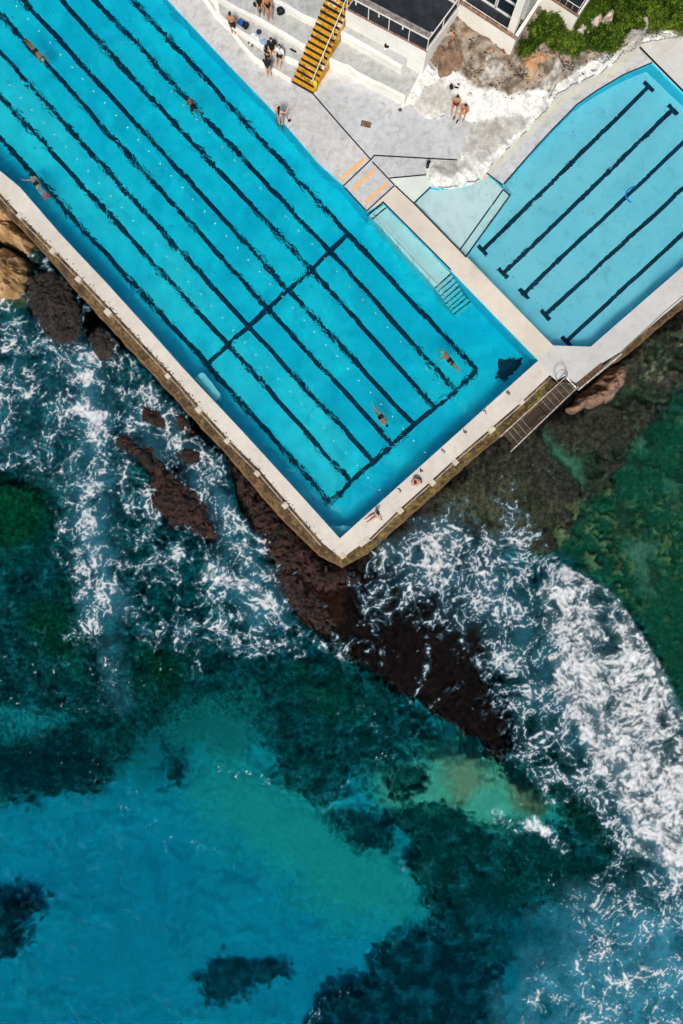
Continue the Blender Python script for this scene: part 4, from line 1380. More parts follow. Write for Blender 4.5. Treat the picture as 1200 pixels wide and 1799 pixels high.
# ---- dark moss clumps along the outer deck edge
M_MOSS = plain('dark_moss', (.035, .030, .014), .95, 0, .4, 9)
mm = MB()
for a, b in zip(L_OUT[1:], L_OUT[2:]):
    A, B = P(*a), P(*b)
    dv = (B - A).normalized()
    nv_ = Vector((-dv.y, dv.x, 0))
    if nv_.x < 0:
        nv_ = -nv_
    for k in range(int((B - A).length * 9)):
        if fbm(np.array([A.x + k * .3]), np.array([A.y]), 1.3, 2, 501)[0] < -.12:
            continue
        q = A.lerp(B, random.random()) + nv_ * abs(random.gauss(0, .09))
        r_ = random.uniform(.015, .055)
        m_ = 7
        ring = [q + Vector((math.cos(6.283 * i / m_) * r_ * random.uniform(.6, 1.3), math.sin(6.283 * i / m_) * r_ * random.uniform(.6, 1.3), .004)) for i in range(m_)]
        n0 = len(mm.v)
        mm.v += [tuple(p) for p in ring] + [(q.x, q.y, .02)]
        mm.f += [(n0 + i, n0 + (i + 1) % m_, n0 + m_) for i in range(m_)]
mo = mm.build('moss', M_MOSS)
prop(mo, 'dark moss clumps along the outer edge of the sea deck', 'moss', kind='stuff')

# =================================================================== THE LAND SIDE
# ---- yellow staircase
SB_L, SB_R = Vector((-3.03, 26.40, 0)), Vector((-1.743, 25.67, 0))
SDIR = Vector((0.535, 0.845, 0)).normalized()
RUN, RISE, NST = 0.28, 0.17, 17


def line_at(b, y):
    return b.x + (y - b.y) * SDIR.x / SDIR.y


n = NT('worn_yellow_paint')
w1_, w2_ = n.noise(2.0, 4, 0.7), n.noise(9, 4, 0.7)
c = n.mix(n.ramp(w2_, 0.3, 0.7), (0.50, 0.23, 0.010), (0.72, 0.38, 0.020))
c = n.mix(n.math('MULTIPLY', n.ramp(w1_, 0.54, 0.60), n.ramp(w2_, 0.40, 0.52)), c, (0.16, 0.085, 0.02))
c = n.mix(n.math('MULTIPLY', n.ramp(n.noise(1.5, 4, 0.7, vec=n.vmath('ADD', n.pos(), (9, 4, 2))), 0.58, 0.62), n.ramp(w2_, 0.38, 0.5)), c, (0.80, 0.74, 0.62))
M_YELLOW = n.surf(n.bsdf(c, 0.7))
M_BRIGHTY = plain('bright_yellow_paint', (0.80, 0.58, 0.02), 0.5, 0, 0.1, 8)
ys = empty('yellow_staircase', SB_L)
prop(ys, 'yellow painted concrete staircase with black risers climbing to the terrace', 'staircase')
for k in range(NST):
    a, b = SB_L + SDIR * RUN * k, SB_R + SDIR * RUN * k
    z1, z0 = RISE * (k + 1), RISE * k
    wob = [Vector((random.uniform(-.012, .012), random.uniform(-.012, .012), 0)) for _ in range(2)]
    e = SDIR * (RUN + 0.03)
    q = [a + wob[0], b + wob[1], b + e, a + e]
    sp_ = MB().prism([Vector((p.x, p.y, z1)) for p in q], -0.3).build('step', M_YELLOW, ys)
    a2, b2 = q[0] - SDIR * 0.012, q[1] - SDIR * 0.012
    MB().add([(a2.x, a2.y, z0 - .0), (b2.x, b2.y, z0 - .0), (b2.x, b2.y, z1 + .004), (a2.x, a2.y, z1 + .004)] + [(v.x + SDIR.x * d_, v.y + SDIR.y * d_, z1 + .004) for v, d_ in ((b2, .05), (a2, .05))], [(0, 1, 2, 3), (3, 2, 4, 5)]).build('riser', M_BLACK, sp_)
hr0 = SB_L.lerp(SB_R, .92) + SDIR * .15
hr1 = hr0 + SDIR * RUN * (NST - 1)
M_RAIL = plain('white_painted_rail', (.74, .70, .62), .5, 0, .12, 8)
MB().tube([hr0 + Vector((0, 0, 1.02)), hr1 + Vector((0, 0, 1.0 + RISE * (NST - 1)))], .03, 8).build('handrail', M_RAIL, ys, smooth=True)
for k in (1, 5, 9, 13, 16):
    q = hr0 + SDIR * RUN * (k - .4)
    MB().tube([(q.x, q.y, RISE * k), (q.x, q.y, RISE * (k - .4) + 1.0)], .022, 6).build('handrail_post', M_RAIL, ys, smooth=True)
yp = SB_R + Vector((.16, .30, 0))
bo = MB().tube([(yp.x, yp.y, 0), (yp.x, yp.y, .75), (yp.x, yp.y, .80)], [.11, .11, .07], 12).build('bollard', M_BRIGHTY, smooth=True)
prop(bo, 'short bright yellow bollard at the foot of the yellow staircase', 'bollard')

# ---- concrete seating tiers either side of the staircase
T = {1: (.34, [(330, -40), (346, -20), (362, 2), (380, 29), (392, 40), (407, 55), (425, 79), (446, 102), (470, 117), (512, 141)]),
     2: (.78, [(372, -20), (378, 0), (381, 13), (383, 25), (392, 35), (414, 51), (444, 70), (464, 84), (497, 99), (521, 111)]),
     3: (1.25, [(360, -22), (390, 0), (417, 16), (452, 32), (476, 46), (500, 60), (536, 82)]),
     4: (1.80, [(450, -24), (482, 0), (500, 9), (530, 27), (548, 38)])}
lt = empty('seating_tiers', P(430, 60))
prop(lt, 'curved white concrete seating tiers left of the yellow staircase', 'seating tiers')


def tier(name, top, z, par, lip=0.13, front_n=None):
    """A solid tier: grey worn top, white face and white painted front edge."""
    m = MB().prism([Vector((p.x, p.y, z)) for p in top], -.25)
    o = m.build(name, [M_WHITE, M_TIER], par)
    for pl in o.data.polygons:
        pl.material_index = 1 if pl.normal.z > 0.9 else 0
    fr = [Vector((p.x, p.y, z)) for p in top[:front_n]]
    flat('edge_paint', [strip([p for p in fr], lip * 2, z + .004)], M_WHITE, o)
    return o


for k in (1, 2, 3, 4):
    z, fr = T[k]
    f = [P(u, v, z) for u, v in fr]
    f[-1].x = line_at(SB_L, f[-1].y) - .02
    back = [Vector((line_at(SB_L, 36.0) - .02, 36.0, z)), Vector((-12.2, 36.0, z))]
    tier('tier', f + back, z, lt, .12, len(f))
rt = empty('seating_tiers', P(660, 120))
prop(rt, 'straight white concrete seating tiers between the staircase and the rocks', 'seating tiers')
f = [P(u, v, .9) for u, v in [(581, 104), (600, 113), (613, 117), (627, 128), (650, 140), (675, 151), (712, 171)]]
f[0].x = line_at(SB_R, f[0].y) + .02
tier('tier', f + [P(746, 112, .9), P(760, 80, .9), Vector((line_at(SB_R, 30.5) + .02, 30.5, .9))], .9, rt, .10, len(f))
f = [P(u, v, 1.62) for u, v in [(600, 57), (650, 85), (706, 118)]]
f[0].x = line_at(SB_R, f[0].y) + .02
tier('tier', f + [P(719, 98, 1.62), P(735, 70, 1.62), Vector((line_at(SB_R, 30.5) + .02, 30.5, 1.62))], 1.62, rt, .12, len(f))

# ---- terrace with wire railing and timber bar
ZT = 2.9
tl, tc, tr2 = P(607, 17, ZT), P(749, 92, ZT), P(802, 20, ZT)
tl.x = line_at(SB_R, tl.y) + .02
te = empty('terrace', P(690, 50))
prop(te, 'white walled terrace with dark floor above the seating tiers', 'terrace')
din = (tr2 - tc).normalized()
MB().prism([tl, tc, tr2 + din * 3, tl + din * 6], -.2).build('wall', M_WHITE, te)
M_DARKFLOOR = NT('dark_terrace_floor')
_n = M_DARKFLOOR
M_DARKFLOOR = _n.surf(_n.bsdf(_n.mix(_n.ramp(_n.noise(1.4, 5, .7), .35, .7), (.010, .013, .019), (.030, .036, .046)), .7))
fz = ZT + .004
fdir = (tc - tl).normalized()
flat('floor', [[Vector((p.x, p.y, fz)) for p in (tl + din * .12 + fdir * .05, tc + din * .12 - fdir * .12, tr2 + din * 2.9 - fdir * .12, tl + din * 5.9 + fdir * .05)]], M_DARKFLOOR, te)
M_TIMBER = NT('silvered_timber')
_n = M_TIMBER
_f = _n.noise(3, 5, .7, vec=_n.vmath('MULTIPLY', _n.pos(), (1, 1, 1)))
M_TIMBER = _n.surf(_n.bsdf(_n.mix(_n.ramp(_f, .3, .7), (.13, .115, .10), (.34, .31, .28)), .8))
M_COPING = plain('red_brown_coping', (.30, .17, .12), .7, 0, .2, 6)
MB().bar(tl + din * .06 + Vector((0, 0, .02)), tc + din * .06 + Vector((0, 0, .02)), .10, .04).build('coping', M_COPING, te)
ra = empty('terrace_railing', tc)
prop(ra, 'white steel railing with thin wires around the dark terrace', 'railing')
M_WIRE = plain('dark_wire', (.05, .05, .055), .5, .3)
h_ = .98
up_ = Vector((0, 0, 1))
pA = [tl + fdir * ((tc - tl).length * t) + din * .08 for t in (0.01, .27, .52, .765, .993)]
pB = [tc + din * ((tr2 - tc).length * t) + din * .08 - fdir * .03 for t in (.5, 1.0)]
for q in pA + pB:
    MB().bar(q, q + up_ * h_, .05, .05, up=(1, 0, 0)).build('post', M_RAIL, ra)
MB().bar(pA[0] + up_ * h_, pA[-1] + up_ * h_, .06, .04).build('top_rail', M_RAIL, ra)
MB().bar(pA[-1] + up_ * h_ , pB[-1] + din * 1.2 + up_ * h_, .06, .04).build('top_rail', M_RAIL, ra)
for k in range(9):
    z = .09 + .095 * k
    MB().tube([pA[0] + up_ * z, pA[-1] + up_ * z, pB[-1] + din * 1.2 + up_ * z], .006, 4).build('wire', M_WIRE, ra)
tb = empty('timber_bar', pA[2])
prop(tb, 'grey timber bar shelf running along the inside of the terrace railing', 'bar shelf')
for k, off in enumerate((.13, .31)):
    a, b = pA[0] + din * off + up_ * (h_ - .02), pA[-1] + din * off + up_ * (h_ - .02)
    MB().bar(a - fdir * .8, b - fdir * .05, .15, .04).build('plank', M_TIMBER, tb, bevel=.006)
for q in (pA[0] + fdir * .55, pA[1] + fdir * .65, pA[2] + fdir * .85, pA[-1] + din * .42 - fdir * .10):
    MB().box(q + din * .02 + up_ * (h_ - .17), (.09, .07, .30), math.atan2(fdir.y, fdir.x)).build('bracket', M_RAIL, tb, bevel=.01)

# ---- clubhouse corner above the rocks
M_RENDER = concrete('cream_render', (.88, .84, .74), (.55, .48, .36), .25, rust=.05, relief=.1)
M_FRAME = plain('white_window_frame', (.78, .78, .76), .4, 0, .05)
n = NT('window_glass')
gb = n.bsdf((.012, .022, .026), .06, spec=.6)
M_GLASS = n.surf(gb)
M_DARKINT = plain('dark_interior', (.012, .012, .014), .9)
M_SIDESHADE = concrete('shaded_side_wall', (.55, .53, .48), (.35, .33, .28), .4)  # right-facing walls: their shade is put into this darker colour
bb = P(897, 94, 2.0)
ba = P(800, 31, 2.0)
e1 = (ba - bb).normalized()
e2 = Vector((-e1.y, e1.x, 0))
if e2.y < 0:
    e2 = -e2


def loc(o, s, t, z):
    return Vector((o.x + e1.x * s + e2.x * t, o.y + e1.y * s + e2.y * t, z))


def slab(o, s0, s1, t0, t1, z0, z1):
    return MB().prism([loc(o, s0, t0, z1), loc(o, s1, t0, z1), loc(o, s1, t1, z1), loc(o, s0, t1, z1)], z0)


bu = empty('clubhouse', bb)
prop(bu, 'cream rendered building corner with balcony and glass doors above the rocks', 'building')
slab(bb, 0, 8, 0, .16, .6, 3.16).build('balcony_wall', M_RENDER, bu)
slab(bb, 0, .16, .163, 6, .6, 3.16).build('balcony_wall', M_SIDESHADE, bu)
slab(bb, -.02, 8, -.02, .18, 3.163, 3.20).build('coping', M_COPING, bu)
slab(bb, -.02, .18, .183, 6, 3.163, 3.20).build('coping', M_RENDER, bu)
slab(bb, .163, 8, .163, 1.3, .8, 2.62).build('balcony_floor', M_DARKFLOOR, bu)
slab(bb, .30, .74, .30, .72, 2.622, 6.4).build('column', M_RENDER, bu, bevel=.01)
slab(bb, .5, 8, 1.34, 6, .8, 6.4).build('wall', M_DARKINT, bu)
slab(bb, .2, .5, 1.0, 6, 3.4, 6.4).build('pillar', M_SIDESHADE, bu)
slab(bb, .2, 8, .9, 6, 5.55, 6.4).build('upper_floor', M_RENDER, bu)
for i in range(4):
    s0 = .78 + i * 1.30
    s1 = s0 + 1.26
    w = empty('window', loc(bb, s0, 1.3, 2.62))
    w.parent = bu
    w.matrix_parent_inverse = bu.matrix_basis.inverted()
    slab(bb, s0 + .06, s1 - .06, 1.28, 1.30, 2.72, 5.45).build('pane', M_GLASS, w)
    f_ = MB()
    for (a0, a1, z0, z1) in ((s0, s0 + .07, 2.63, 5.54), (s1 - .07, s1, 2.63, 5.54), (s0 + .07, s1 - .07, 2.63, 2.74), (s0 + .07, s1 - .07, 5.42, 5.54), (s0 + .07, s1 - .07, 3.62, 3.72)):
        q = slab(bb, a0, a1, 1.22, 1.33, z0, z1)
        f_.add(q.v, q.f)
    f_.build('frame', M_FRAME, w)
br_ = MB().tube([loc(bb, .2, .09, 3.42), loc(bb, 8, .09, 3.42)], .022, 6)
br_.build('balcony_rail', M_RAIL, bu, smooth=True)
for i in range(9):
    MB().tube([loc(bb, .25 + i * .95, .09, 3.2), loc(bb, .25 + i * .95, .09, 3.42)], .016, 5).build('rail_post', M_RAIL, bu)
# lower annex with slatted roof deck
bc = P(1005, 50, 2.6)
an = empty('annex', bc)
prop(an, 'low cream annex with dark slatted roof deck beside the bushes', 'building')
slab(bc, 0, 2.6, 0, 5, .8, 3.5).build('wall', M_RENDER, an)
slab(bc, .10, 2.6, .10, 5, 3.503, 3.53).build('roof', M_DARKINT, an)
for i in range(11):
    slab(bc, .16 + .22 * i, .16 + .22 * i + .15, .2, 5, 3.534, 3.57).build('slat', M_DARKFLOOR, an)
slab(bc, -.01, 2.6, -.01, .07, 3.502, 3.62).build('coping', M_COPING, an)
slab(bc, -.01, .07, .073, 5, 3.502, 3.62).build('coping', M_RENDER, an)
MB().tube([loc(bc, .12, .14, 3.95), loc(bc, 2.6, .14, 3.95)], .02, 6).build('rail', M_RAIL, an, smooth=True)
MB().tube([loc(bc, .12, .14, 3.95), loc(bc, .12, 5, 3.95)], .02, 6).build('rail', M_RAIL, an, smooth=True)
for i in range(7):
    MB().tube([loc(bc, .12 + .4 * i, .14, 3.55), loc(bc, .12 + .4 * i, .14, 3.95)], .012, 5).build('baluster', M_RAIL, an)

# ---- rock slope: limewashed at the bottom, bare sandstone above, grass on top
CP = np.array([(700, 195, 0), (712, 188, 0), (740, 202, 0), (764, 216, 0), (792, 195, .02), (827, 217, 0), (815, 250, 0), (804, 280, 0), (775, 282, .05), (751, 282, .05), (749, 306, 0), (760, 329, 0), (790, 333, 0), (815, 327, 0), (855, 306, 0), (880, 278, 0), (910, 248, 0), (935, 221, 0), (972, 181, 0), (1020, 147, 0), (1050, 131, 0), (1075, 118, 0), (1098, 95, 0), (1123, 84, 0), (1142, 77, 0), (1167, 70, 0), (1200, 69, 0), (1260, 69, 0),
               (768, 305, .55), (790, 318, .45), (820, 302, .45), (845, 285, .35), (840, 262, .3), (880, 240, .3), (860, 222, .22), (905, 215, .45), (900, 195, .5), (940, 190, .55), (790, 160, .5), (760, 180, .35), (740, 150, .5), (730, 170, .3), (750, 122, 1.0), (770, 138, .7), (830, 150, 1.0), (820, 180, .5), (870, 160, 1.1), (900, 152, 1.3), (955, 155, .95), (1000, 135, .8), (1040, 115, .7), (758, 105, 1.5), (790, 80, 1.9), (800, 35, 2.1), (850, 70, 2.0), (850, 110, 1.8), (897, 98, 1.95), (880, 130, 1.6), (930, 112, 1.9), (940, 60, 2.5), (960, 20, 2.7), (980, 60, 2.5), (1000, 100, 2.1), (960, 120, 1.8), (985, 125, 1.3), (1005, 54, 2.5), (1040, 60, 2.4), (1030, 30, 2.9), (1060, 90, 1.5), (1080, 60, 2.2), (1100, 72, 1.0), (1120, 40, 2.2), (1150, 42, 1.6), (1170, 52, .8), (1200, 48, 1.0), (1100, 10, 3.0), (1200, 5, 3.0), (1260, 45, 1.2), (900, 0, 2.4), (1000, -60, 3.4), (1200, -80, 4.2)], float)
SLOPE = [(700, 196), (712, 188), (720, 187), (764, 217), (792, 195), (828, 217), (804, 281), (751, 281), (749, 306), (752, 318), (760, 328), (772, 332), (800, 331), (815, 326), (836, 318), (855, 304), (880, 277), (908, 248), (935, 220), (958, 196), (972, 180), (982, 164), (1020, 146), (1050, 131), (1075, 117), (1098, 93), (1123, 82), (1142, 75), (1167, 68), (1300, 66), (1300, -120), (740, -120), (740, 60), (748, 96), (735, 120)]
US, VS = np.meshgrid(np.arange(690, 1290, 2.0), np.arange(-110, 340, 2.0))


def slope_z(u, v):
    num, den = np.zeros(u.shape), np.zeros(u.shape)
    for a, b, z in CP:
        w = 1.0 / ((u - a) ** 2 + (v - b) ** 2 + 60.0) ** 1.7
        num += w * z
        den += w
    return num / den


SZ = slope_z(US, VS)
sd = sdf_poly(US, VS, SLOPE) + 6.0 * fbm(US, VS, 26.0, 3, 301)


def umask(pts, feather=6.0, rag=8.0, sc=30.0, seed=311):
    d = sdf_poly(US, VS, pts) + rag * fbm(US, VS, sc, 4, seed, 0.6) * 1.5
    return 1 - sstep(-feather, feather, d)


green = umask([(905, 104), (953, 18), (965, 25), (1005, 57), (1010, 20), (1040, -110), (1290, -110), (1290, 46), (1180, 52), (1140, 44), (1105, 58), (1092, 82), (1060, 92), (1030, 88), (1000, 98), (985, 88), (968, 84), (955, 74), (935, 90)], 3, 5)
white = umask([(690, 190), (745, 106), (775, 124), (800, 124), (830, 152), (868, 156), (895, 165), (925, 160), (955, 150), (975, 150), (990, 140), (1010, 122), (1050, 104), (1090, 84), (1120, 66), (1160, 56), (1290, 50), (1290, 110), (900, 420), (690, 420)], 4, 7)
grey = np.maximum(umask([(828, 217), (880, 205), (935, 205), (915, 230), (882, 258), (850, 280), (812, 272)], 4, 6), np.maximum(umask([(728, 188), (745, 150), (775, 140), (800, 165), (795, 195), (765, 214)], 4, 12, 14), umask([(760, 290), (800, 284), (810, 300), (775, 312)], 4, 9, 12)))
cre = fbm(US, VS, 22, 5, 321, .6, ridged=True)
veins = sstep(0.10, 0.45, fbm((US + VS) * .35, (US - VS * .9) * 1.3, 15, 5, 331, .65))
nz = fbm(US, VS, 34, 5, 341, .55)
groove = fbm((US + VS) * .35, (US - VS * .9) * 1.5, 22, 4, 345, .6, ridged=True)
amp = (0.24 * (1 - white) + 0.11 * white * (1 - .6 * grey)) * (1 - .75 * green)
cre = cre * (1 - white) + groove * white
SZ = SZ + amp * (1.2 * nz + 1.0 * (cre - .3)) * sstep(-1, 14, -sd)
SZ = np.where(sd > -1, np.minimum(SZ, -0.05 - 0.03 * np.clip(sd, 0, 10)), np.maximum(SZ, .015))
KK = (CAM_H - SZ) / 1200.0
me, used = grid_mesh('rock_slope', (US - 600) * KK, (899.5 - VS) * KK, SZ, keep=sd < 3)
brown = np.empty(US.shape + (3,))
brown[:] = (.40, .33, .26)
t1 = sstep(-.25, .35, fbm(US, VS, 18, 4, 351, .6))[..., None]
brown = brown * (1 - t1) + np.array((.13, .095, .07)) * t1
t2 = sstep(.22, .5, fbm(US, VS, 40, 3, 361, .6))[..., None]
brown = brown * (1 - .6 * t2) + np.array((.44, .20, .075)) * .6 * t2
wcol = np.empty(US.shape + (3,))
wcol[:] = (.80, .80, .775)
vv = (veins * .78)[..., None]
wcol = wcol * (1 - vv) + np.array((.40, .395, .37)) * vv
gg = (grey * .68)[..., None]
wcol = wcol * (1 - gg) + (np.array((.40, .385, .35)) * (1 + .5 * nz[..., None])) * gg
low = sstep(.25, .0, SZ)[..., None] * 0
colr = brown * (1 - white[..., None]) + wcol * white[..., None]
gcol = np.array((.055, .070, .018)) * (1 + .8 * nz[..., None]) * np.ones(US.shape + (3,))
colr = colr * (1 - green[..., None]) + gcol * green[..., None]
set_attr(me, 'albedo', np.clip(colr, 0.004, .95), used)
n = NT('slope_rock')
al = n.attr('albedo', 'Color')
q1, q2 = n.noise(3.0, 5, .72), n.noise(13, 4, .72)
c = n.mix(n.ramp(q1, .32, .68), n.mix(1, al, (.70, .68, .66), 'MULTIPLY'), n.mix(1, al, (1.12, 1.12, 1.10), 'MULTIPLY'))
c = n.mix(n.math('MULTIPLY', n.ramp(q2, .58, .72), .24), c, n.mix(1, al, (.35, .33, .30), 'MULTIPLY'))
crk = n.ramp(n.voro(.9, 'DISTANCE_TO_EDGE', n.vmath('ADD', n.pos(), n.vmath('SCALE', n.noise(1.2, 3, color=True), scale=1.2))), .0, .03, 1, 0)
c = n.mix(n.math('MULTIPLY', n.math('MULTIPLY', crk, n.ramp(q1, .45, .6)), .7), c, n.mix(1, al, (.25, .23, .2), 'MULTIPLY'))
slope = link('hillside', me, n.surf(n.bsdf(c, .85, n.bump(n.math('ADD', q1, n.math('MULTIPLY', q2, .5)), .6, .10))))
prop(slope, 'limewashed rock slope rising to bare sandstone and grass', kind='structure')
# concrete skirt stained yellow at the foot of the rock
M_STAIN = concrete('algae_stained_concrete', (.58, .58, .50), (.42, .36, .16), .85, rust=.35, scale=1.2)
flat('stained_strip', [strip(px([(848, 312), (880, 284), (912, 250), (940, 222), (966, 196), (992, 172), (1030, 150), (1078, 124), (1104, 98), (1124, 88)]), .42, .006)], M_STAIN, prom)

M_ORROCK = NT('orange_rock')
n = M_ORROCK
q1, q2 = n.noise(1.5, 4, .65), n.noise(7, 4, .7)
c = n.mix(n.ramp(q1, .35, .65), (.55, .24, .08), (.52, .34, .22))
c = n.mix(n.math('MULTIPLY', n.ramp(q2, .52, .7), .5), c, (.26, .12, .05))
M_ORROCK = n.surf(n.bsdf(c, .85, n.bump(q2, .7, .1)))
M_GREYROCK = plain('pale_grey_rock', (.46, .42, .37), .85, 0, .3, 3, bump=.6)
M_PINKROCK = plain('pinkish_sandstone', (.56, .45, .36), .85, 0, .25, 4, bump=.6)
boulder('orange faced rock slab below the grass at the building corner', [(909, 112), (930, 97), (948, 84), (958, 74), (964, 80), (958, 102), (946, 122), (934, 132), (918, 124)], 2.15, 1.75, M_ORROCK, .3, .12, .7, 401, skirt=1.5)
boulder('large pale grey boulder standing right of the orange rock', [(946, 150), (958, 124), (972, 96), (988, 94), (994, 112), (991, 132), (978, 146), (960, 154)], 1.9, 1.2, M_GREYROCK, .35, .12, .8, 411, skirt=1.5)
boulder('brown rock ledge just below the terrace corner', [(762, 92), (790, 62), (812, 60), (820, 82), (808, 108), (780, 112)], 2.15, 1.6, M_RUSTROCK, .4, .2, .6, 421, skirt=1.2)
boulder('grey brown weathered rock below the balcony wall', [(838, 110), (856, 92), (886, 104), (896, 122), (880, 140), (850, 138)], 2.1, 1.5, M_GREYROCK, .4, .2, .55, 431, skirt=1.2)
for lab, pts, zt, zb, m_ in [
    ('flat pinkish stone uppermost among the stones in the bushes', [(1036, 36), (1044, 30), (1057, 21), (1058, 30), (1053, 40), (1040, 41)], 3.05, 2.75, M_PINKROCK),
    ('long pale stone left of the flat pinkish stone', [(1025, 34), (1030, 29), (1040, 33), (1040, 39), (1030, 38)], 3.0, 2.75, M_GREYROCK),
    ('upright pinkish stone between the bushes right of the flat stone', [(1067, 28), (1070, 16), (1077, 17), (1076, 27), (1070, 31)], 3.2, 2.75, M_PINKROCK),
    ('small tan stone near the annex corner', [(1019, 44), (1026, 40), (1030, 46), (1024, 49)], 2.9, 2.65, M_PINKROCK),
    ('pale stone below the annex corner', [(1011, 54), (1020, 50), (1024, 55), (1014, 59)], 2.85, 2.6, M_GREYROCK),
    ('pale stone at the lower end of the stone row', [(1026, 55), (1034, 51), (1036, 57), (1029, 60)], 2.8, 2.5, M_GREYROCK),
    ('pale rocky ledge sticking out under the right hand bushes', [(1104, 52), (1116, 40), (1126, 32), (1138, 36), (1136, 46), (1118, 56), (1108, 58)], 2.2, 1.6, M_GREYROCK)]:
    boulder(lab, pts, zt, zb, m_, .15, .06, .4, int(pts[0][0]), step=.05, group='stones among the bushes' if 'stone' in lab else None)

# ---- bushes and grass
LEAFN = 0
n = NT('bush_leaf')
lf = n.attr('tone')
c = n.mix(n.ramp(lf, 0, .55), (.016, .036, .006), (.085, .155, .016))
c = n.mix(n.ramp(lf, .55, 1), c, (.23, .30, .04))
d1 = n.n('ShaderNodeBsdfDiffuse')
n.set(d1.inputs['Color'], c)
d2 = n.n('ShaderNodeBsdfTranslucent')
n.set(d2.inputs['Color'], c)
mx = n.n('ShaderNodeMixShader')
mx.inputs[0].default_value = .3
n.t.links.new(d1.outputs[0], mx.inputs[1])
n.t.links.new(d2.outputs[0], mx.inputs[2])
M_LEAF = n.surf(mx.outputs[0])
M_TWIG = plain('bush_twig', (.07, .05, .03), .9)


def leaves(co, nrm, size, tone, elong=1.5):
    """One quad leaf for each point."""
    N = len(co)
    a = rng.normal(size=(N, 3))
    nrm = nrm / np.linalg.norm(nrm, axis=1, keepdims=True)
    t = np.cross(nrm, a)
    t /= np.linalg.norm(t, axis=1, keepdims=True) + 1e-9
    b = np.cross(nrm, t)
    s = size[:, None]
    V = np.stack([co - t * s * elong, co - b * s * .6, co + t * s * elong, co + b * s * .6], 1).reshape(-1, 3)
    Fc = np.arange(N * 4).reshape(N, 4)
    me = mesh_of(V, [tuple(map(int, f)) for f in Fc], False, 'leaves')
    set_attr(me, 'tone', np.repeat(tone, 4))
    return me


def ground_at(u, v):
    return float(slope_z(np.array([u], float), np.array([v], float))[0])


def bush(u, v, r, label, bright=.5, hgt=.75):
    z = ground_at(u, v)
    c0 = P(u, v, z)
    root = empty('bush', c0)
    prop(root, label, 'bush', 'bushes on the slope')
    nl = int(60 + r * 40)
    cl = rng.normal(size=(nl, 3))
    cl /= np.linalg.norm(cl, axis=1, keepdims=True)
    cl[:, 2] = np.abs(cl[:, 2])
    rad = r * (0.55 + 0.45 * rng.random(nl)) * (1 + .25 * np.sin(3 * np.arctan2(cl[:, 1], cl[:, 0]) + u))
    cc = cl * rad[:, None] * np.array([1, 1, hgt])
    cc[:, 2] += .12
    per = 14
    co = np.repeat(cc, per, 0) + rng.normal(size=(nl * per, 3)) * .095
    nr = np.repeat(cl, per, 0) * .8 + rng.normal(size=(nl * per, 3)) * .55 + np.array([0, 0, .5])
    tone = np.clip(np.repeat(rng.normal(bright * 1.15 - .06, .30, nl), per) + rng.normal(0, .12, nl * per), 0, 1)
    o = link('crown', leaves(co, nr, rng.uniform(.035, .065, nl * per), tone), M_LEAF, root)
    o.location = (0, 0, 0)
    o.matrix_parent_inverse = Matrix.Identity(4)
    m = MB()
    for k in range(0, nl, 8):
        e = Vector(cc[k])
        m.tube([(0, 0, -.1), e * .5 + Vector((0, 0, .05)), e], [.02, .012, .006], 5)
    s_ = m.build('stem', M_TWIG, root)
    s_.matrix_parent_inverse = Matrix.Identity(4)
    return root


for (u, v, r, lab, br) in [
    (925, 84, .55, 'low dark bush in the grass corner behind the building wall', .3), (944, 58, .6, 'low green bush against the side wall of the building', .35),
    (968, 62, .6, 'round green bush in the middle of the grass patch', .42), (988, 78, .65, 'bright green bush right of the orange rock', .55),
    (1004, 86, .55, 'bright green bush at the lower end of the grass patch', .55), (975, 40, .5, 'small bush below the annex wall', .4),
    (1010, 74, .5, 'green bush just under the pale stones', .5), (1048, 66, .55, 'dark bush between the stone row and the white rock', .32),
    (1068, 62, .6, 'dark leafy bush right of the stone row', .35), (1083, 52, .7, 'tall bush in the middle of the slope', .48),
    (1075, 82, .5, 'green bush hanging above the white rock', .5), (1096, 34, .75, 'broad bush above the pale rocky ledge', .5),
    (1064, 5, .7, 'dull green bush at the top edge left of the upright stone', .38), (1090, 4, .75, 'dull olive bush at the top edge', .35),
    (1118, 12, .7, 'dark bush at the top edge right of the olive bush', .3), (1142, 24, .7, 'bright yellow green bush right of the pale rocky ledge', .68),
    (1150, 42, .45, 'low bright bush right of the rocky ledge foot', .6), (1166, 14, .75, 'large green bush near the upper right corner', .5),
    (1178, 38, .7, 'bright bush overhanging the white rock at right', .62), (1197, 22, .75, 'leafy green bush at the right edge of the slope', .5),
    (1202, 48, .6, 'low bush at the right edge above the slab', .55), (1144, 2, .7, 'dark bush at the top edge near the upper right', .36), (1186, -2, .7, 'dark bush in the upper right corner', .38)]:
    bush(u, v, r, lab, br)
gm = (green > .6) & (VS > -12) & (US < 1225)
gi = np.argwhere(gm)
gi = gi[rng.integers(0, len(gi), 9000)]
gu = US[gi[:, 0], gi[:, 1]] + rng.uniform(-1, 1, len(gi))
gv = VS[gi[:, 0], gi[:, 1]] + rng.uniform(-1, 1, len(gi))
gz = SZ[gi[:, 0], gi[:, 1]]
gk = (CAM_H - gz) / 1200
gco = np.stack([(gu - 600) * gk, (899.5 - gv) * gk, gz + .06], 1)
gnr = rng.normal(size=gco.shape) * .7 + np.array([0, -.2, .6])
gt = np.clip(.35 + .5 * fbm(gu, gv, 22, 3, 371) + rng.normal(0, .15, len(gu)), 0, 1)
go = link('grass', leaves(gco, gnr, rng.uniform(.03, .07, len(gu)), gt, 2.2), M_LEAF)
prop(go, 'rough green grass and ground cover on the slope', 'grass', kind='stuff')

# =================================================================== PEOPLE
_skin = {}


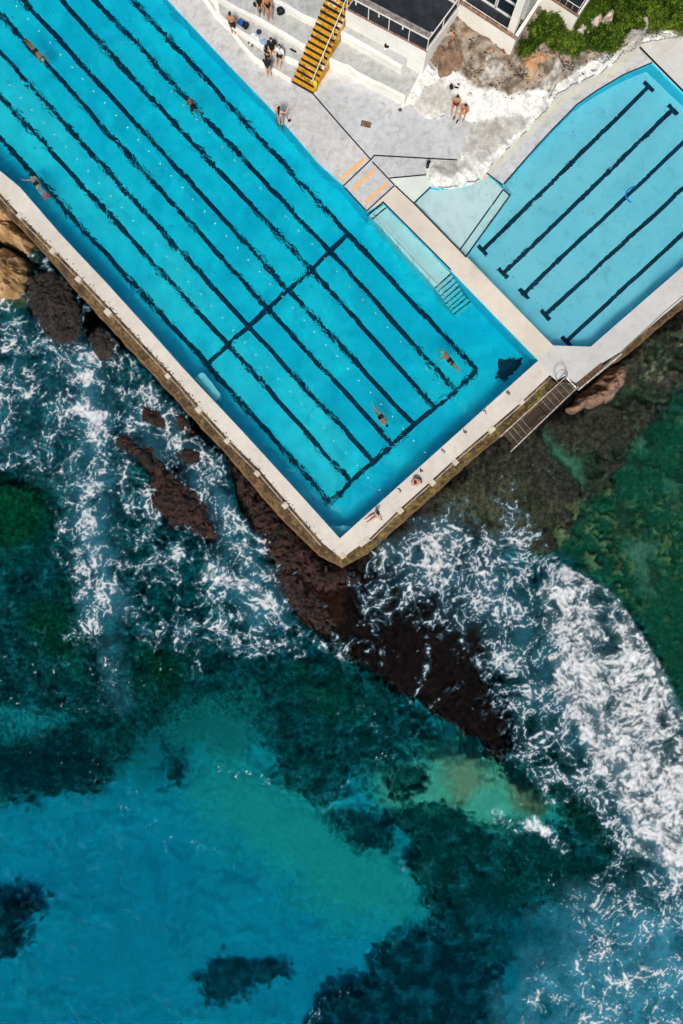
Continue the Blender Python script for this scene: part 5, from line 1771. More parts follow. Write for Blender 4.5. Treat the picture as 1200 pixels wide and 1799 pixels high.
def skin_mat(name, col):
    if name not in _skin:
        n = NT('skin_' + name)
        f = n.noise(9, 3, .6)
        c = n.mix(n.ramp(f, .3, .7), tuple(x * .82 for x in col), tuple(min(1, x * 1.08) for x in col))
        _skin[name] = n.surf(n.bsdf(c, .55, spec=.35))
    return _skin[name]


SK = {'tan': (.46, .24, .13), 'fair': (.62, .38, .27), 'brown': (.30, .15, .085), 'pink': (.60, .33, .24), 'orange': (.50, .22, .10)}
M_HAIR = plain('black_hair', (.012, .010, .010), .6, 0, .3, 20)
M_HAIRB = plain('brown_hair', (.045, .025, .016), .6, 0, .3, 20)


def remesh(mb, name, vox=.013, smooth=2):
    me = mesh_of(mb.v, mb.f, False, name)
    o = bpy.data.objects.new('tmp', me)
    COL.objects.link(o)
    m = o.modifiers.new('r', 'REMESH')
    m.mode = 'VOXEL'
    m.voxel_size = vox
    m.use_smooth_shade = True
    s = o.modifiers.new('s', 'SMOOTH')
    s.iterations = smooth
    s.factor = .5
    dg_ = bpy.context.evaluated_depsgraph_get()
    out = bpy.data.meshes.new_from_object(o.evaluated_get(dg_))
    bpy.data.objects.remove(o)
    out.name = name
    return out


def ball(mb, c, r, n=10, sc=(1, 1, 1), M=None):
    c = Vector(c)
    M = M or Matrix.Identity(3)
    vs, fs = [], []
    for i in range(n + 1):
        th = math.pi * i / n
        for j in range(2 * n):
            ph = math.pi * j / n
            vs.append(c + M @ Vector((r * sc[0] * math.sin(th) * math.cos(ph), r * sc[1] * math.sin(th) * math.sin(ph), r * sc[2] * math.cos(th))))
    for i in range(n):
        for j in range(2 * n):
            a, b = i * 2 * n + j, i * 2 * n + (j + 1) % (2 * n)
            fs.append((a, a + 2 * n, b + 2 * n, b))
    mb.add(vs, fs)


def limb(mb, pts, rs):
    P_ = [Vector(p) for p in pts]
    mb.tube(P_, list(rs), 10)
    for p, r in zip(P_, rs):
        ball(mb, p, r * .99, 5)


BASE = dict(pelvis=(0, 0, .95), chest=(0, .01, 1.27), neck=(0, 0, 1.47), head=(0, .03, 1.63), face=(0, 1, -.05),
            shL=(-.18, 0, 1.41), elL=(-.25, -.03, 1.13), wrL=(-.26, .07, .89), shR=(.18, 0, 1.41), elR=(.25, -.03, 1.13), wrR=(.26, .07, .89),
            hipL=(-.09, 0, .92), knL=(-.10, .03, .50), anL=(-.10, -.02, .08), toL=(-.12, .15, .03), hipR=(.09, 0, .92), knR=(.10, .03, .50), anR=(.10, -.02, .08), toR=(.12, .15, .03))
SIT = dict(pelvis=(0, 0, .10), chest=(0, .03, .42), neck=(0, .06, .62), head=(0, .10, .78), shL=(-.18, .05, .56), elL=(-.24, .14, .32), wrL=(-.16, .34, .30), shR=(.18, .05, .56), elR=(.24, .14, .32), wrR=(.16, .34, .30),
           hipL=(-.09, .03, .10), knL=(-.13, .42, .14), anL=(-.12, .50, -.28), toL=(-.13, .64, -.34), hipR=(.09, .03, .10), knR=(.13, .42, .14), anR=(.12, .50, -.28), toR=(.13, .64, -.34))


def person(label, pose, loc, yaw, skin='tan', hair=M_HAIR, hairlong=0.0, wear=(), prone=None, scale=1.0, cap=None, group=None, girl=False, name='person'):
    """One figure: continuous body mesh, hair and clothing as children. pose overrides BASE joints (x right, y front, z up)."""
    J = {k: Vector(v) for k, v in {**BASE, **pose}.items()}
    b = MB()
    k = .92 if girl else 1.0
    pel, che, nek, hd = J['pelvis'], J['chest'], J['neck'], J['head']
    # trunk: several wide cross sections
    side = (J['hipR'] - J['hipL']).normalized()
    shs = (J['shR'] - J['shL']).normalized()
    mid = pel.lerp(che, .5)
    for c_, s_, w, r in ((pel, side, .085, .105), (mid, (side + shs).normalized(), .075 * k, .095 * k), (che, shs, .10 * k, .105 * k), (che.lerp(nek, .5), shs, .11 * k, .085 * k)):
        limb(b, [c_ - s_ * w, c_, c_ + s_ * w], [r * .88, r, r * .88])
    limb(b, [pel, mid, che, che.lerp(nek, .6)], [.115, .105 * k, .118 * k, .085])
    limb(b, [che.lerp(nek, .55), nek, nek.lerp(hd, .55)], [.07, .056, .054])
    up_ = (hd - nek).normalized()
    fc = (J['face'] - up_ * J['face'].dot(up_)).normalized()
    rt_ = fc.cross(up_).normalized()
    M = Matrix((rt_, fc, up_)).transposed()
    ball(b, hd + up_ * .015, .105, 10, (.78, .95, 1.12), M)
    limb(b, [hd + fc * .045 - up_ * .055, hd + fc * .06 - up_ * .09], [.05, .035])                 # jaw
    limb(b, [hd + fc * .10 + up_ * .01, hd + fc * .118 - up_ * .022], [.010, .016])                 # nose
    for s in (-1, 1):
        ball(b, hd + rt_ * .082 * s - up_ * .005, .024, 5, (.5, .8, 1.2), M)                         # ears
        ball(b, hd + fc * .086 + rt_ * .032 * s + up_ * .012, .014, 5)
    limb(b, [hd + fc * .094 - up_ * .05 - rt_ * .02, hd + fc * .094 - up_ * .05 + rt_ * .02], [.010, .010])
    for S in 'LR':
        sh, el, wr = J['sh' + S], J['el' + S], J['wr' + S]
        limb(b, [che.lerp(nek, .55), sh], [.07, .062 * k])
        limb(b, [sh, sh.lerp(el, .45), el], [.060 * k, .052 * k, .041])
        limb(b, [el, el.lerp(wr, .35), wr], [.042, .044 * k, .028])
        hdv = (wr - el).normalized()
        sdv = hdv.cross(Vector((.2, .3, 1))).normalized()
        pl = wr + hdv * .075
        limb(b, [wr, wr.lerp(pl, .5) + sdv * .012, pl + sdv * .018], [.026, .028, .024])
        limb(b, [wr, wr.lerp(pl, .5) - sdv * .014, pl - sdv * .02], [.026, .026, .022])
        cur = hdv.cross(sdv)
        for f_, (o_, L_) in enumerate(((.036, .072), (.013, .085), (-.012, .078), (-.035, .060))):
            q = pl + sdv * o_
            limb(b, [q, q + hdv * L_ * .5 + cur * .006, q + hdv * L_ + cur * .022], [.011, .010, .009])
        q = wr.lerp(pl, .35) + sdv * .03
        limb(b, [q, q + sdv * .03 + hdv * .03, q + sdv * .036 + hdv * .062], [.014, .012, .010])
        hp, kn, an, to = J['hip' + S], J['kn' + S], J['an' + S], J['to' + S]
        limb(b, [pel, hp], [.11, .098])
        limb(b, [hp, hp.lerp(kn, .4), kn], [.095, .082, .056])
        limb(b, [kn, kn.lerp(an, .33), an], [.055, .058, .036])
        dt = (to - an).normalized()
        limb(b, [an - dt * .04 - Vector((0, 0, .0)), an.lerp(to, .5), to], [.036, .036, .028])
    me = remesh(b, 'body')
    o = link(name, me, skin_mat(skin, SK[skin]))
    prop(o, label, 'person', group)

    def child(nm, mb, mat, vox=.015, sm=3):
        me_ = remesh(mb, nm, vox, sm)
        c = link(nm, me_, mat, o)
        c.matrix_parent_inverse = Matrix.Identity(4)
        return c
    # hair or cap
    h = MB()
    if cap is None:
        ball(h, hd + up_ * .035 - fc * .022, .108, 9, (.84, .95, 1.05), M)
        if hairlong:
            pts = [hd - fc * .05 + up_ * .02, nek - fc * .075 + up_ * .02, nek - fc * .10 - up_ * hairlong]
            limb(h, pts, [.085, .075, .045])
        child('hair', h, hair)
    else:
        ball(h, hd + up_ * .040 - fc * .012, .110, 9, (.82, .95, 1.02), M)
        child('swim_cap', h, cap)
    for kind, mat in wear:
        g = MB()
        if kind in ('shorts', 'briefs', 'bikini_bottom'):
            kk = {'shorts': .62, 'briefs': .20, 'bikini_bottom': .14}[kind]
            gr_ = .016 if kind == 'shorts' else .010
            limb(g, [pel - side * .085 + (mid - pel) * .25, pel + (mid - pel) * .25, pel + side * .085 + (mid - pel) * .25], [.10 + gr_, .112 + gr_, .10 + gr_])
            limb(g, [pel - side * .085, pel, pel + side * .085], [.098 + gr_, .108 + gr_, .098 + gr_])
            for S in 'LR':
                hp, kn = J['hip' + S], J['kn' + S]
                limb(g, [pel, hp, hp.lerp(kn, kk)], [.112 + gr_, .10 + gr_, .095 + gr_ - .024 * kk])
        elif kind == 'bikini_top':
            limb(g, [che - shs * .12 + (nek - che) * .1, che + (nek - che) * .1, che + shs * .12 + (nek - che) * .1], [.104, .116, .104])
            g2 = MB()
            g2.v, g2.f = g.v, g.f
        elif kind in ('top', 'dress', 'robe'):
            gr_ = .022 if kind != 'robe' else .05
            for c_, w, r in ((mid, .085, .10), (che, .11, .108), (che.lerp(nek, .45), .12, .085)):
                limb(g, [c_ - shs * w, c_, c_ + shs * w], [r * .9 + gr_, r + gr_, r * .9 + gr_])
            limb(g, [pel, mid, che], [.115 + gr_, .11 + gr_, .12 + gr_])
            for S in 'LR':
                limb(g, [J['sh' + S], J['sh' + S].lerp(J['el' + S], .55)], [.068 + gr_ * .5, .060 + gr_ * .5])
            if kind != 'top':
                for S in 'LR':
                    limb(g, [pel, J['hip' + S], J['hip' + S].lerp(J['kn' + S], .7)], [.12 + gr_, .11 + gr_, .10 + gr_])
        elif kind == 'fins':
            for S in 'LR':
                an, to = J['an' + S], J['to' + S]
                d_ = (to - an).normalized()
                sd_ = d_.cross(Vector((0, 1, 0))).normalized()
                for q_, w in ((0, .045), (.16, .07), (.30, .085), (.38, .08)):
                    pass
                g.prism([an + d_ * .02 + sd_ * .045 + Vector((0, 0, 0)), an + d_ * .02 - sd_ * .045, an + d_ * .40 - sd_ * .10, an + d_ * .40 + sd_ * .10], an.z - .02) if False else None
                for i_ in range(7):
                    t = i_ / 6
                    c_ = an + d_ * (.0 + .38 * t)
                    limb(g, [c_ - sd_ * (.04 + .055 * t), c_ + sd_ * (.04 + .055 * t)], [.030, .030])
        child(kind, g, mat)
    Rz = Matrix.Rotation(yaw, 4, 'Z')
    if prone is not None:
        # lie face down: local z (up the body) becomes the heading, local y (front) points down
        Lm = Matrix(((1, 0, 0, 0), (0, 0, 1, 0), (0, -1, 0, 0), (0, 0, 0, 1)))
        Mx = Matrix.Translation(loc) @ Rz @ Matrix.Rotation(prone, 4, 'X') @ Lm @ Matrix.Scale(scale, 4) @ Matrix.Translation((0, 0, -1.0))
    else:
        Mx = Matrix.Translation(loc) @ Rz @ Matrix.Scale(scale, 4)
    o.matrix_world = Mx
    return o


def yaw_to(du, dv):
    """Heading for a figure whose front points along the pixel direction (du, dv)."""
    return math.atan2(-dv, du) - math.pi / 2


M_BLACKCLOTH = plain('black_cloth', (.012, .012, .014), .85, 0, .3, 12)
M_BURG = plain('burgundy_cloth', (.17, .015, .045), .85, 0, .2, 12)
M_PINKBIK = plain('pink_swimsuit', (.55, .28, .25), .7, 0, .15, 12)
M_REDFIN = plain('red_fin_rubber', (.62, .05, .03), .5, 0, .1, 10)
M_YCAP = plain('pale_yellow_cap', (.72, .68, .30), .5)
M_BCAP = plain('light_blue_cap', (.55, .72, .82), .5)
M_WHITECLOTH = plain('white_cloth', (.72, .73, .76), .85, 0, .12, 10)
SWG = 'swimmers in the long pool'
# swimmers (face down, heading by yaw)
crawl = dict(head=(0, .02, 1.62), face=(0, 1, -.1), elL=(-.36, .05, 1.62), wrL=(-.30, .02, 1.88), elR=(.10, -.05, 1.72), wrR=(.05, 0, 1.98), toL=(-.10, .06, -.10), toR=(.10, .06, -.10), knL=(-.08, .02, .50), knR=(.08, .05, .50), anL=(-.09, -.03, .08), anR=(.08, .03, .08))
person('swimmer with pale yellow cap and black shorts in the lane nearest the walkway', {**crawl, 'shR': (.17, 0, 1.46), 'elR': (.02, -.02, 1.80), 'wrR': (-.17, -.02, 1.92), 'elL': (-.44, .02, 1.38), 'wrL': (-.40, .05, 1.58)}, P(789, 632, ZW - .11), yaw_to(-33, -38), 'orange', wear=[('shorts', M_BLACKCLOTH)], prone=-.04, cap=M_YCAP, group=SWG, scale=.92)
person('swimmer in black trunks heading for the numbered pool end', {**crawl, 'elL': (-.27, .02, 1.12), 'wrL': (-.22, .06, .90), 'elR': (.24, .02, 1.14), 'wrR': (.18, .08, .92)}, P(670, 734, ZW - .12), yaw_to(24, 34), 'tan', wear=[('briefs', M_BLACKCLOTH)], prone=-.02, group=SWG, scale=.92)
person('swimmer with light blue cap near the upper left corner', {**crawl, 'elL': (-.30, .1, 1.6), 'wrL': (-.25, .2, 1.8)}, P(64, 92, ZW - .14), yaw_to(14, 17), 'orange', wear=[('briefs', M_BLACKCLOTH)], prone=-.10, cap=M_BCAP, group=SWG, scale=.92)
person('dark haired breaststroke swimmer below the man on the steps', {**crawl, 'knL': (-.24, .12, .62), 'anL': (-.20, .02, .30), 'toL': (-.30, .03, .2), 'knR': (.24, .12, .62), 'anR': (.20, .02, .30), 'toR': (.30, .03, .2), 'elL': (-.30, .1, 1.25), 'wrL': (-.12, .14, 1.35), 'elR': (.30, .1, 1.25), 'wrR': (.12, .14, 1.35)}, P(338, 186, ZW - .12), yaw_to(-12, -24), 'brown', wear=[('shorts', M_BLACKCLOTH)], prone=-.12, group=SWG, scale=.92)
person('swimmer with red fins and black briefs beside the left sea wall', {**crawl, 'elL': (-.40, .0, 1.52), 'wrL': (-.56, .02, 1.74), 'elR': (.26, .08, 1.20), 'wrR': (.22, .16, 1.0), 'toL': (-.12, .1, -.06), 'toR': (.14, .1, -.06)}, P(63, 322, ZW - .12), yaw_to(-22, -30), 'fair', hair=M_HAIRB, wear=[('briefs', M_BLACKCLOTH), ('fins', M_REDFIN)], prone=-.08, group=SWG, scale=.92)
# on the deck
person('person sitting hunched over drawn up knees on the deck by number 4', {**SIT, 'pelvis': (0, -.05, .11), 'chest': (0, .10, .40), 'neck': (0, .26, .54), 'head': (0, .38, .60), 'face': (0, .6, -1), 'shL': (-.18, .22, .50), 'shR': (.18, .22, .50), 'knL': (-.13, .36, .48), 'knR': (.13, .36, .48), 'anL': (-.10, .40, .06), 'anR': (.10, .40, .06), 'toL': (-.11, .55, .03), 'toR': (.11, .55, .03), 'elL': (-.27, .34, .36), 'elR': (.27, .34, .36), 'wrL': (-.10, .52, .30), 'wrR': (.08, .54, .28)}, P(737, 845, 0), yaw_to(-20, 8), 'pink', hair=M_HAIRB, wear=[('briefs', M_HAIRB)], scale=.88)
person('dark haired person sitting with arms spread on the deck by number 2', {**SIT, 'knL': (-.16, .42, .22), 'anL': (-.2, .80, .06), 'toL': (-.2, .93, .08), 'knR': (.10, .44, .20), 'anR': (.05, .82, .06), 'toR': (.06, .95, .08), 'head': (0, -.02, .78), 'elL': (-.40, -.05, .36), 'wrL': (-.52, -.14, .08), 'elR': (.38, -.10, .36), 'wrR': (.48, -.22, .08)}, P(662, 904, 0), yaw_to(-20, 10), 'fair', wear=[('briefs', M_BLACKCLOTH)], scale=.85)
person('woman in pale swimsuit with raised arm at the pool ladder', {'elL': (-.34, .05, 1.60), 'wrL': (-.16, .04, 1.80), 'elR': (.36, .10, 1.24), 'wrR': (.42, .32, 1.38)}, P(494, 218, 0), yaw_to(.4, -1), 'fair', hairlong=.28, wear=[('briefs', M_PINKBIK), ('bikini_top', M_PINKBIK)], girl=True)
person('man in black shorts standing on the lowest seating tier', {'elL': (-.25, .02, 1.13), 'wrL': (-.16, .22, 1.0), 'elR': (.25, .02, 1.13), 'wrR': (.16, .22, 1.0)}, P(411, 59, .34), yaw_to(.3, -1), 'orange', wear=[('shorts', M_BLACKCLOTH)])
GG = 'group of friends on the lower seating tiers'
person('person wrapped in black sitting in the middle of the group', {**SIT}, P(478, 84, .78) + Vector((0, .05, 0)), yaw_to(.1, 1), 'fair', wear=[('robe', M_BLACKCLOTH)], group=GG)
person('woman with long black hair and black shorts sitting right of the group', {**SIT, 'head': (0, .05, .78), 'elL': (-.30, .22, .40), 'wrL': (-.30, .42, .38)}, P(493, 96, .78), yaw_to(-.35, 1), 'fair', hairlong=.3, wear=[('shorts', M_BLACKCLOTH), ('top', M_WHITECLOTH)], girl=True, group=GG)
person('woman reaching out her arm at the left of the group', {**SIT, 'elR': (.30, .10, .50), 'wrR': (.50, .22, .52), 'head': (-.02, .06, .79)}, P(470, 101, .34) + Vector((0, 0, .1)), yaw_to(.5, -1), 'tan', hairlong=.22, wear=[('bikini_top', M_BLACKCLOTH), ('briefs', M_HAIRB)], girl=True, group=GG)
person('woman with black hair and black swimsuit standing in front of the group', {'elL': (-.24, .10, 1.14), 'wrL': (-.10, .24, 1.10), 'elR': (.24, .10, 1.14), 'wrR': (.10, .24, 1.10)}, P(473, 133, 0), yaw_to(.1, -1), 'fair', hairlong=.34, wear=[('briefs', M_PINKBIK), ('top', M_BLACKCLOTH)], girl=True, group=GG)
GT_ = 'couple on the upper seating tier'
person('tanned person in dark trunks with bare legs on the upper tier', {**SIT, 'knL': (-.10, .44, .16), 'anL': (-.05, .54, -.30), 'knR': (.14, .43, .14), 'anR': (.16, .55, -.30)}, P(470, 7, 1.80) + Vector((0, -.05, -.02)), yaw_to(.25, 1), 'orange', wear=[('shorts', M_BLACKCLOTH)], group=GT_)
person('person in dark clothes sitting left of the tanned person on the upper tier', {**SIT}, P(456, 1, 1.80) + Vector((0, -.05, 0)), yaw_to(.1, 1), 'tan', wear=[('dress', M_BLACKCLOTH)], group=GT_)
GK = 'couple sitting on the limewashed rock'
person('person in burgundy shorts sitting on the white rock', {**SIT, 'anL': (-.12, .62, .02), 'anR': (.12, .62, .02), 'toL': (-.12, .76, -.02), 'toR': (.12, .76, -.02), 'knL': (-.13, .40, .30), 'knR': (.13, .40, .30)}, P(801, 182, .5), yaw_to(-.2, 1), 'tan', wear=[('shorts', M_BURG)], group=GK)
person('sunburnt person leaning forward on the white rock beside the burgundy shorts', {**SIT, 'chest': (0, .10, .40), 'neck': (0, .20, .58), 'head': (0, .27, .72), 'shL': (-.18, .18, .53), 'shR': (.18, .18, .53), 'anL': (-.12, .66, .0), 'anR': (.12, .66, .0), 'toL': (-.12, .80, -.03), 'toR': (.12, .80, -.03), 'knL': (-.13, .42, .30), 'knR': (.13, .42, .30), 'elL': (-.25, .30, .34), 'elR': (.25, .30, .34), 'wrL': (-.1, .48, .36), 'wrR': (.1, .48, .36)}, P(817, 191, .5), yaw_to(-.3, 1), 'orange', wear=[('briefs', M_ORANGE)], group=GK)

# =================================================================== SMALL THINGS
# ---- lane ropes with floats
M_FLOAT = plain('white_float', (.82, .84, .84), .4, 0, .05)
M_FLOATO = plain('faded_orange_float', (.62, .50, .34), .5, 0, .1)
M_CABLE = plain('rope_cable', (.01, .16, .22), .6)
fb = MB()
ball(fb, (0, 0, 0), .036, 5, (1.25, 1, 1))
FM = mesh_of(fb.v, fb.f, True, 'float')
FM.materials.append(M_FLOAT)
FMO = mesh_of(fb.v, fb.f, True, 'float')
FMO.materials.append(M_FLOATO)


def rope(label, a, b, n_, fm, every=1, parent_u=(-60, -85)):
    A, B = P(*a, ZW + .005), P(*b, ZW + .005)
    root = empty('lane_rope', A)
    prop(root, label, 'lane rope', 'lane ropes of the long pool')
    pts = [A.lerp(B, t / 60) + Vector((random.uniform(-.015, .015), random.uniform(-.015, .015), 0)) for t in range(61)]
    MB().tube(pts, .005, 4).build('cable', M_CABLE, root)
    for k in range(n_):
        if (k * 7919) % 11 == 3 and every > 1:
            continue
        q = A.lerp(B, (k + .5) / n_)
        o = bpy.data.objects.new('float', fm)
        COL.objects.link(o)
        o.parent = root
        o.matrix_parent_inverse = root.matrix_basis.inverted()
        o.location = q + Vector((random.uniform(-.03, .03), random.uniform(-.03, .03), .01))
        o.rotation_euler = (0, 0, random.uniform(0, 3))
    return root


rope('lane rope with white floats along the middle of the long pool', (20, 1), (757, 806), 38, FM)
rope('lane rope with white floats nearer the sea wall side', (-12, 118), (676, 871), 35, FM)
rope('faded lane rope with sparse dull floats towards the land side', (290, 148), (828, 734), 24, FMO, 2)

# ---- rails and ladder
rr = empty('ramp_handrail', P(700, 440))
prop(rr, 'thin steel handrail along the shallow entry ramp', 'handrail')
hp = [P(u, v, .55) for u, v in [(655, 376), (665, 388), (694, 420), (722, 450), (749, 478), (769, 498), (796, 540)]]
hp[-1].z = .1
MB().tube(hp, .02, 6).build('rail', M_GALV, rr, smooth=True)
for u, v in [(671, 404), (698, 436), (725, 465), (752, 493), (793, 546)]:
    q = P(u, v, ZW)
    MB().tube([(q.x, q.y, -.4), (q.x, q.y, .56 if u < 790 else .15)], .02, 6).build('post', M_GALV, rr, smooth=True)
r2 = empty('entry_handrail', P(646, 372))
prop(r2, 'short bent steel handrail at the top of the entry ramp', 'handrail')
MB().tube([P(646, 378, 0), P(646, 376, .7), P(650, 379, .8), P(655, 384, .7), P(656, 388, -.1)], .02, 6).build('rail', M_GALV, r2, smooth=True)
la = empty('pool_ladder', P(492, 215))
prop(la, 'dark steel pool ladder beside the standing woman', 'ladder')
for u, v in ((489, 203), (500, 214)):
    a = P(u, v, 0)
    w_ = Vector((-.70, -.72, 0)).normalized()
    MB().tube([a - w_ * .25, a - w_ * .22 + Vector((0, 0, .6)), a - w_ * .05 + Vector((0, 0, .82)), a + w_ * .14 + Vector((0, 0, .70)), a + w_ * .18, a + w_ * .18 + Vector((0, 0, -1.1))], .022, 8).build('side_rail', M_GALV, la, smooth=True)
for k in range(4):
    a, b = P(489, 203, 0), P(500, 214, 0)
    z = Vector((0, 0, -.25 - .25 * k))
    MB().bar(a + w_ * .18 + z, b + w_ * .18 + z, .07, .03).build('rung', M_GALV, la)
r3 = empty('pool_corner_rail', P(896, 334))
prop(r3, 'thin white rail at the curved corner of the small pool', 'handrail')
MB().tube([P(889, 326, 0), P(890, 322, .5), P(897, 330, .55), P(902, 338, .4), P(902, 342, -.3)], .016, 6).build('rail', M_RAIL, r3, smooth=True)

# ---- painted lane numbers on the deck
for ch_, u, v in (('2', 663, 898), ('3', 702, 861), ('4', 740, 827), ('5', 779, 792), ('6', 817, 758), ('7', 853, 724), ('8', 893, 690)):
    cu = bpy.data.curves.new('number', 'FONT')
    cu.body = ch_
    cu.size = .40
    cu.align_x = 'CENTER'
    cu.align_y = 'CENTER'
    cu.offset = .012
    to_ = bpy.data.objects.new('tmp', cu)
    COL.objects.link(to_)
    me = bpy.data.meshes.new_from_object(to_.evaluated_get(bpy.context.evaluated_depsgraph_get()))
    bpy.data.objects.remove(to_)
    o = link('painted_number', me, M_BLACK, deck)
    o.location = P(u, v, .006)
    o.rotation_euler = (0, 0, R(42))
# ---- weed patch on the pool floor
M_WEED = plain('dark_pool_weed', (.006, .050, .085), .9, 0, .4, 4)
wp = [(872, 652), (877, 630), (888, 632), (897, 629), (908, 631), (919, 631), (914, 641), (908, 648), (897, 659), (892, 668), (885, 672), (877, 668), (871, 663)]
pts = []
for i in range(len(wp)):
    a, b = PW(*wp[i], ZW, ZF), PW(*wp[(i + 1) % len(wp)], ZW, ZF)
    for k in range(4):
        q = a.lerp(b, k / 4)
        pts.append(Vector((q.x + random.uniform(-.07, .07), q.y + random.uniform(-.07, .07), ZF + .03)))
wo = MB().prism(pts, ZF + .005).build('seaweed', M_WEED)
prop(wo, 'dark patch of seaweed on the pool floor near the corner by the stairs', 'seaweed')
# ---- pool noodle
M_NOODLE = plain('blue_foam_noodle', (.01, .16, .62), .6, 0, .08)
nd = MB().tube([P(u, v, ZW2 + .02) for u, v in [(1116, 327), (1110, 329), (1105, 332), (1101, 337), (1099, 343), (1101, 349), (1105, 353), (1109, 356)]], .045, 8).build('pool_noodle', M_NOODLE, smooth=True)
prop(nd, 'curved blue foam pool noodle floating in the small pool', 'pool noodle')


# ---- belongings
def cloth(label, u, v, z, w, l, mat, yaw=0, seed=1, name='towel', cat='towel', h=.10):
    X, Y = np.meshgrid(np.linspace(-1, 1, 26), np.linspace(-1, 1, 26))
    N = fbm(X, Y, .55, 3, seed)
    N2 = fbm(X, Y, .9, 2, seed + 50)
    Z = np.clip(h * (.55 + 1.1 * N - .35 * (X ** 2 + Y ** 2)), .008, None)
    me, _ = grid_mesh(name, (X * (1 + .28 * N2) * w / 2), (Y * (1 + .28 * N) * l / 2), Z, keep=(X ** 2 * .7 + Y ** 2 * .7 + .35 * N2) < .95)
    o = link(name, me, mat)
    sm = o.modifiers.new('thick', 'SOLIDIFY')
    sm.thickness = .012
    o.location = P(u, v, z) + Vector((0, 0, .015))
    o.rotation_euler = (0, 0, yaw)
    return prop(o, label, cat)


def backpack(label, u, v, z, mat, mat2, yaw, s=1.0, name='backpack', cat='bag'):
    root = empty(name, P(u, v, z))
    prop(root, label, cat)
    M3 = Matrix.Rotation(yaw, 3, 'Z')
    b = MB()
    o3 = P(u, v, z)
    limb(b, [o3 + M3 @ Vector((-.08 * s, 0, .14 * s)), o3 + M3 @ Vector((.08 * s, 0, .14 * s))], [.145 * s, .145 * s])
    limb(b, [o3 + M3 @ Vector((-.07 * s, .14 * s, .13 * s)), o3 + M3 @ Vector((.07 * s, .14 * s, .13 * s))], [.125 * s, .125 * s])
    link('bag', remesh(b, 'bag', .02, 3), mat, root)
    b = MB()
    limb(b, [o3 + M3 @ Vector((-.06 * s, -.02 * s, .26 * s)), o3 + M3 @ Vector((.06 * s, -.02 * s, .26 * s))], [.055 * s, .055 * s])
    link('pocket', remesh(b, 'pocket', .015, 2), mat2, root)
    for sx in (-.09, .09):
        MB().tube([o3 + M3 @ Vector((sx * s, .2 * s, .24 * s)), o3 + M3 @ Vector((sx * 1.3 * s, .02, .33 * s)), o3 + M3 @ Vector((sx * s, -.16 * s, .2 * s))], .018 * s, 6).build('strap', mat, root, smooth=True)
    return root


def sandals(label, u, v, z, mat, yaw, gap=.14, group=None):
    """One pair of flip-flops: sole and thong strap for each foot."""
    root = empty('flip_flops', P(u, v, z))
    prop(root, label, 'flip-flops', group)
    for k, s in enumerate((-1, 1)):
        a = yaw + random.uniform(-.5, .5)
        M3 = Matrix.Rotation(a, 3, 'Z')
        c0 = P(u, v, z) + Matrix.Rotation(yaw, 3, 'Z') @ Vector((gap * s, random.uniform(-.05, .05), 0))
        out = [c0 + M3 @ Vector((x, y, .025)) for x, y in ((-.04, -.12), (0, -.135), (.04, -.12), (.042, -.02), (.052, .06), (.035, .125), (0, .14), (-.035, .125), (-.052, .06), (-.042, -.02))]
        sole = MB().prism(out, z + .004).build('sole', mat, root)
        MB().tube([c0 + M3 @ Vector((-.045, .0, .03)), c0 + M3 @ Vector((0, .09, .06)), c0 + M3 @ Vector((.045, .0, .03))], .009, 5).build('strap', mat, sole)
    return root


M_BLUE = plain('royal_blue_cloth', (.02, .12, .42), .85, 0, .3, 10)
M_NAVY = plain('navy_cloth', (.02, .04, .10), .85, 0, .3, 10)
M_LBLUE = plain('light_blue_cloth', (.30, .46, .68), .85, 0, .3, 12)
M_GREENC = plain('faded_green_cloth', (.16, .24, .15), .85, 0, .3, 10)
M_TANS = plain('tan_rubber', (.40, .30, .22), .7)
backpack('black backpack with small white marks on the third tier', 494, 24, 1.25, M_BLACKCLOTH, M_NAVY, .4, 1.15)
backpack('black sports bag half under a blue towel on the second tier', 433, 48, .78, M_BLACKCLOTH, M_NAVY, 1.1, 1.0)
cloth('royal blue towel heaped over the black bag on the second tier', 424, 41, .86, .50, .38, M_BLUE, -.5, 5, h=.22)
cloth('white clothes heaped near the edge of the second tier', 448, 66, .78, .62, .34, M_WHITECLOTH, -.6, 7, 'clothes', 'clothes')
cloth('light blue and white shirt beside the black wrapped person', 463, 74, .78, .40, .34, M_LBLUE, -.4, 9, 'shirt', 'shirt')
ht = MB()
_c = P(455, 56, .78)
ht.tube([_c + Vector((0, 0, .01)), _c + Vector((0, 0, .02)), _c + Vector((0, 0, .025)), _c + Vector((0, 0, .10)), _c + Vector((0, 0, .125))], [.17, .165, .10, .09, .04], 16)
prop(ht.build('sun_hat', M_NAVY, smooth=True), 'navy sun hat lying above the white clothes', 'hat')
cloth('faded green cloth on the tier left of the tanned legs', 456, 20, 1.25, .26, .22, M_GREENC, .3, 15, 'cloth', 'cloth')
backpack('small dark handbag left of the couple on the upper tier', 450, 10, 1.25, M_BLACKCLOTH, M_NAVY, .9, .7, 'handbag', 'bag')
sandals('dark flip-flops on the lowest tier left of the group', 440, 77, .34, M_BLACKCLOTH, -.9)
sandals('tan flip-flops on the lowest tier beside the dark pair', 449, 86, .34, M_TANS, -.5, .2)
sandals('black flip-flops on the grey slab below the couple on the rock', 801, 210, .01, M_BLACKCLOTH, -.8)
sandals('dark shoes on the white rock above the couple', 804, 151, .72, M_BLACKCLOTH, .9, .12)
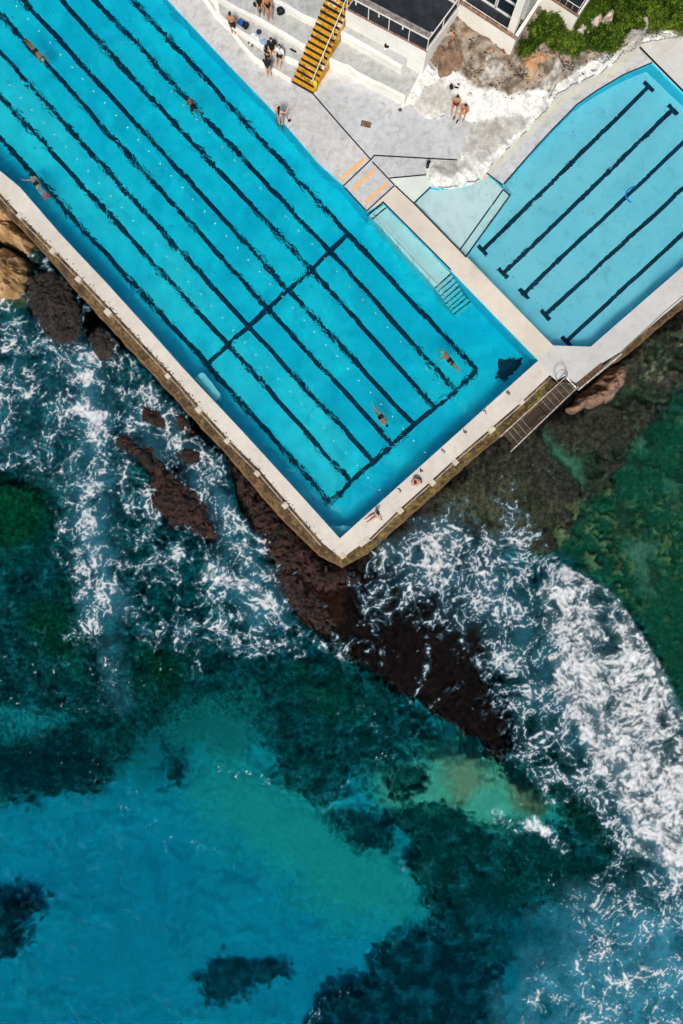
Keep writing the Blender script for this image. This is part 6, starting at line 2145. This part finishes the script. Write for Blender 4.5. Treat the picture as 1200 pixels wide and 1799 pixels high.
cloth('crumpled dark cloth on the white rock above the couple', 793, 153, .70, .24, .34, M_BLACKCLOTH, .2, 25, 'cloth', 'cloth')
cloth('black strip of cloth on the second tier right of the group', 515, 89, .78, .44, .12, M_BLACKCLOTH, -.5, 31, 'cloth', 'cloth', .05)
backpack('black and white bag alone on the upper tier below the terrace', 681, 82, 1.62, M_BLACKCLOTH, M_WHITECLOTH, .3, 1.0)
cloth('white cloth hanging from the bag below the terrace', 678, 86, 1.62, .26, .22, M_WHITECLOTH, .2, 41, 'cloth', 'cloth')
hb = MB().box(P(643, 218, .03), (.62, .34, .05), -.25).build('access_cover', M_RUST, bevel=.01)
prop(hb, 'rusty rectangular access cover set in the grey slab', 'access cover')
for k in range(4):
    MB().box(P(643 - 6 + 4 * k, 218 - 1.2 + .9 * k, .06), (.04, .26, .014), -.25).build('rib', M_COPING, hb)
sc_ = MB().box(P(703, 193, .02), (.20, .18, .05), .3).build('drain_cover', M_RUST, bevel=.01)
prop(sc_, 'tiny brown drain cover at the foot of the seating tier', 'drain cover')
MB().box(P(703, 193, .048), (.12, .10, .012), .3).build('grille', M_DARKGRATE, sc_)
pl = empty('signal_pole', P(751, 290, .3))
prop(pl, 'thin grey pole with a dark bundle at its foot on the rock tip', 'pole')
MB().tube([P(751, 292, .2), P(751, 291, 1.15)], .016, 6).build('pole', M_GALV, pl, smooth=True)
b = MB()
limb(b, [P(751, 294, .35), P(752, 286, .65), P(753, 283, .55)], [.09, .10, .06])
limb(b, [P(752, 288, .5), P(756, 284, .5)], [.07, .05])
link('bundle', remesh(b, 'bundle', .02, 2), M_BLACKCLOTH, pl)
ba_ = empty('shoulder_bag', P(504, 211, .6))
prop(ba_, 'small dark bag dangling from the hand of the standing woman', 'bag')
b = MB()
limb(b, [P(507, 211, .42), P(508, 212, .30)], [.06, .09])
link('pouch', remesh(b, 'pouch', .02, 2), M_BLACKCLOTH, ba_)
MB().tube([P(505, 200, 1.30), P(506, 206, .8), P(507, 210, .45)], .008, 5).build('strap', M_TANS, ba_)
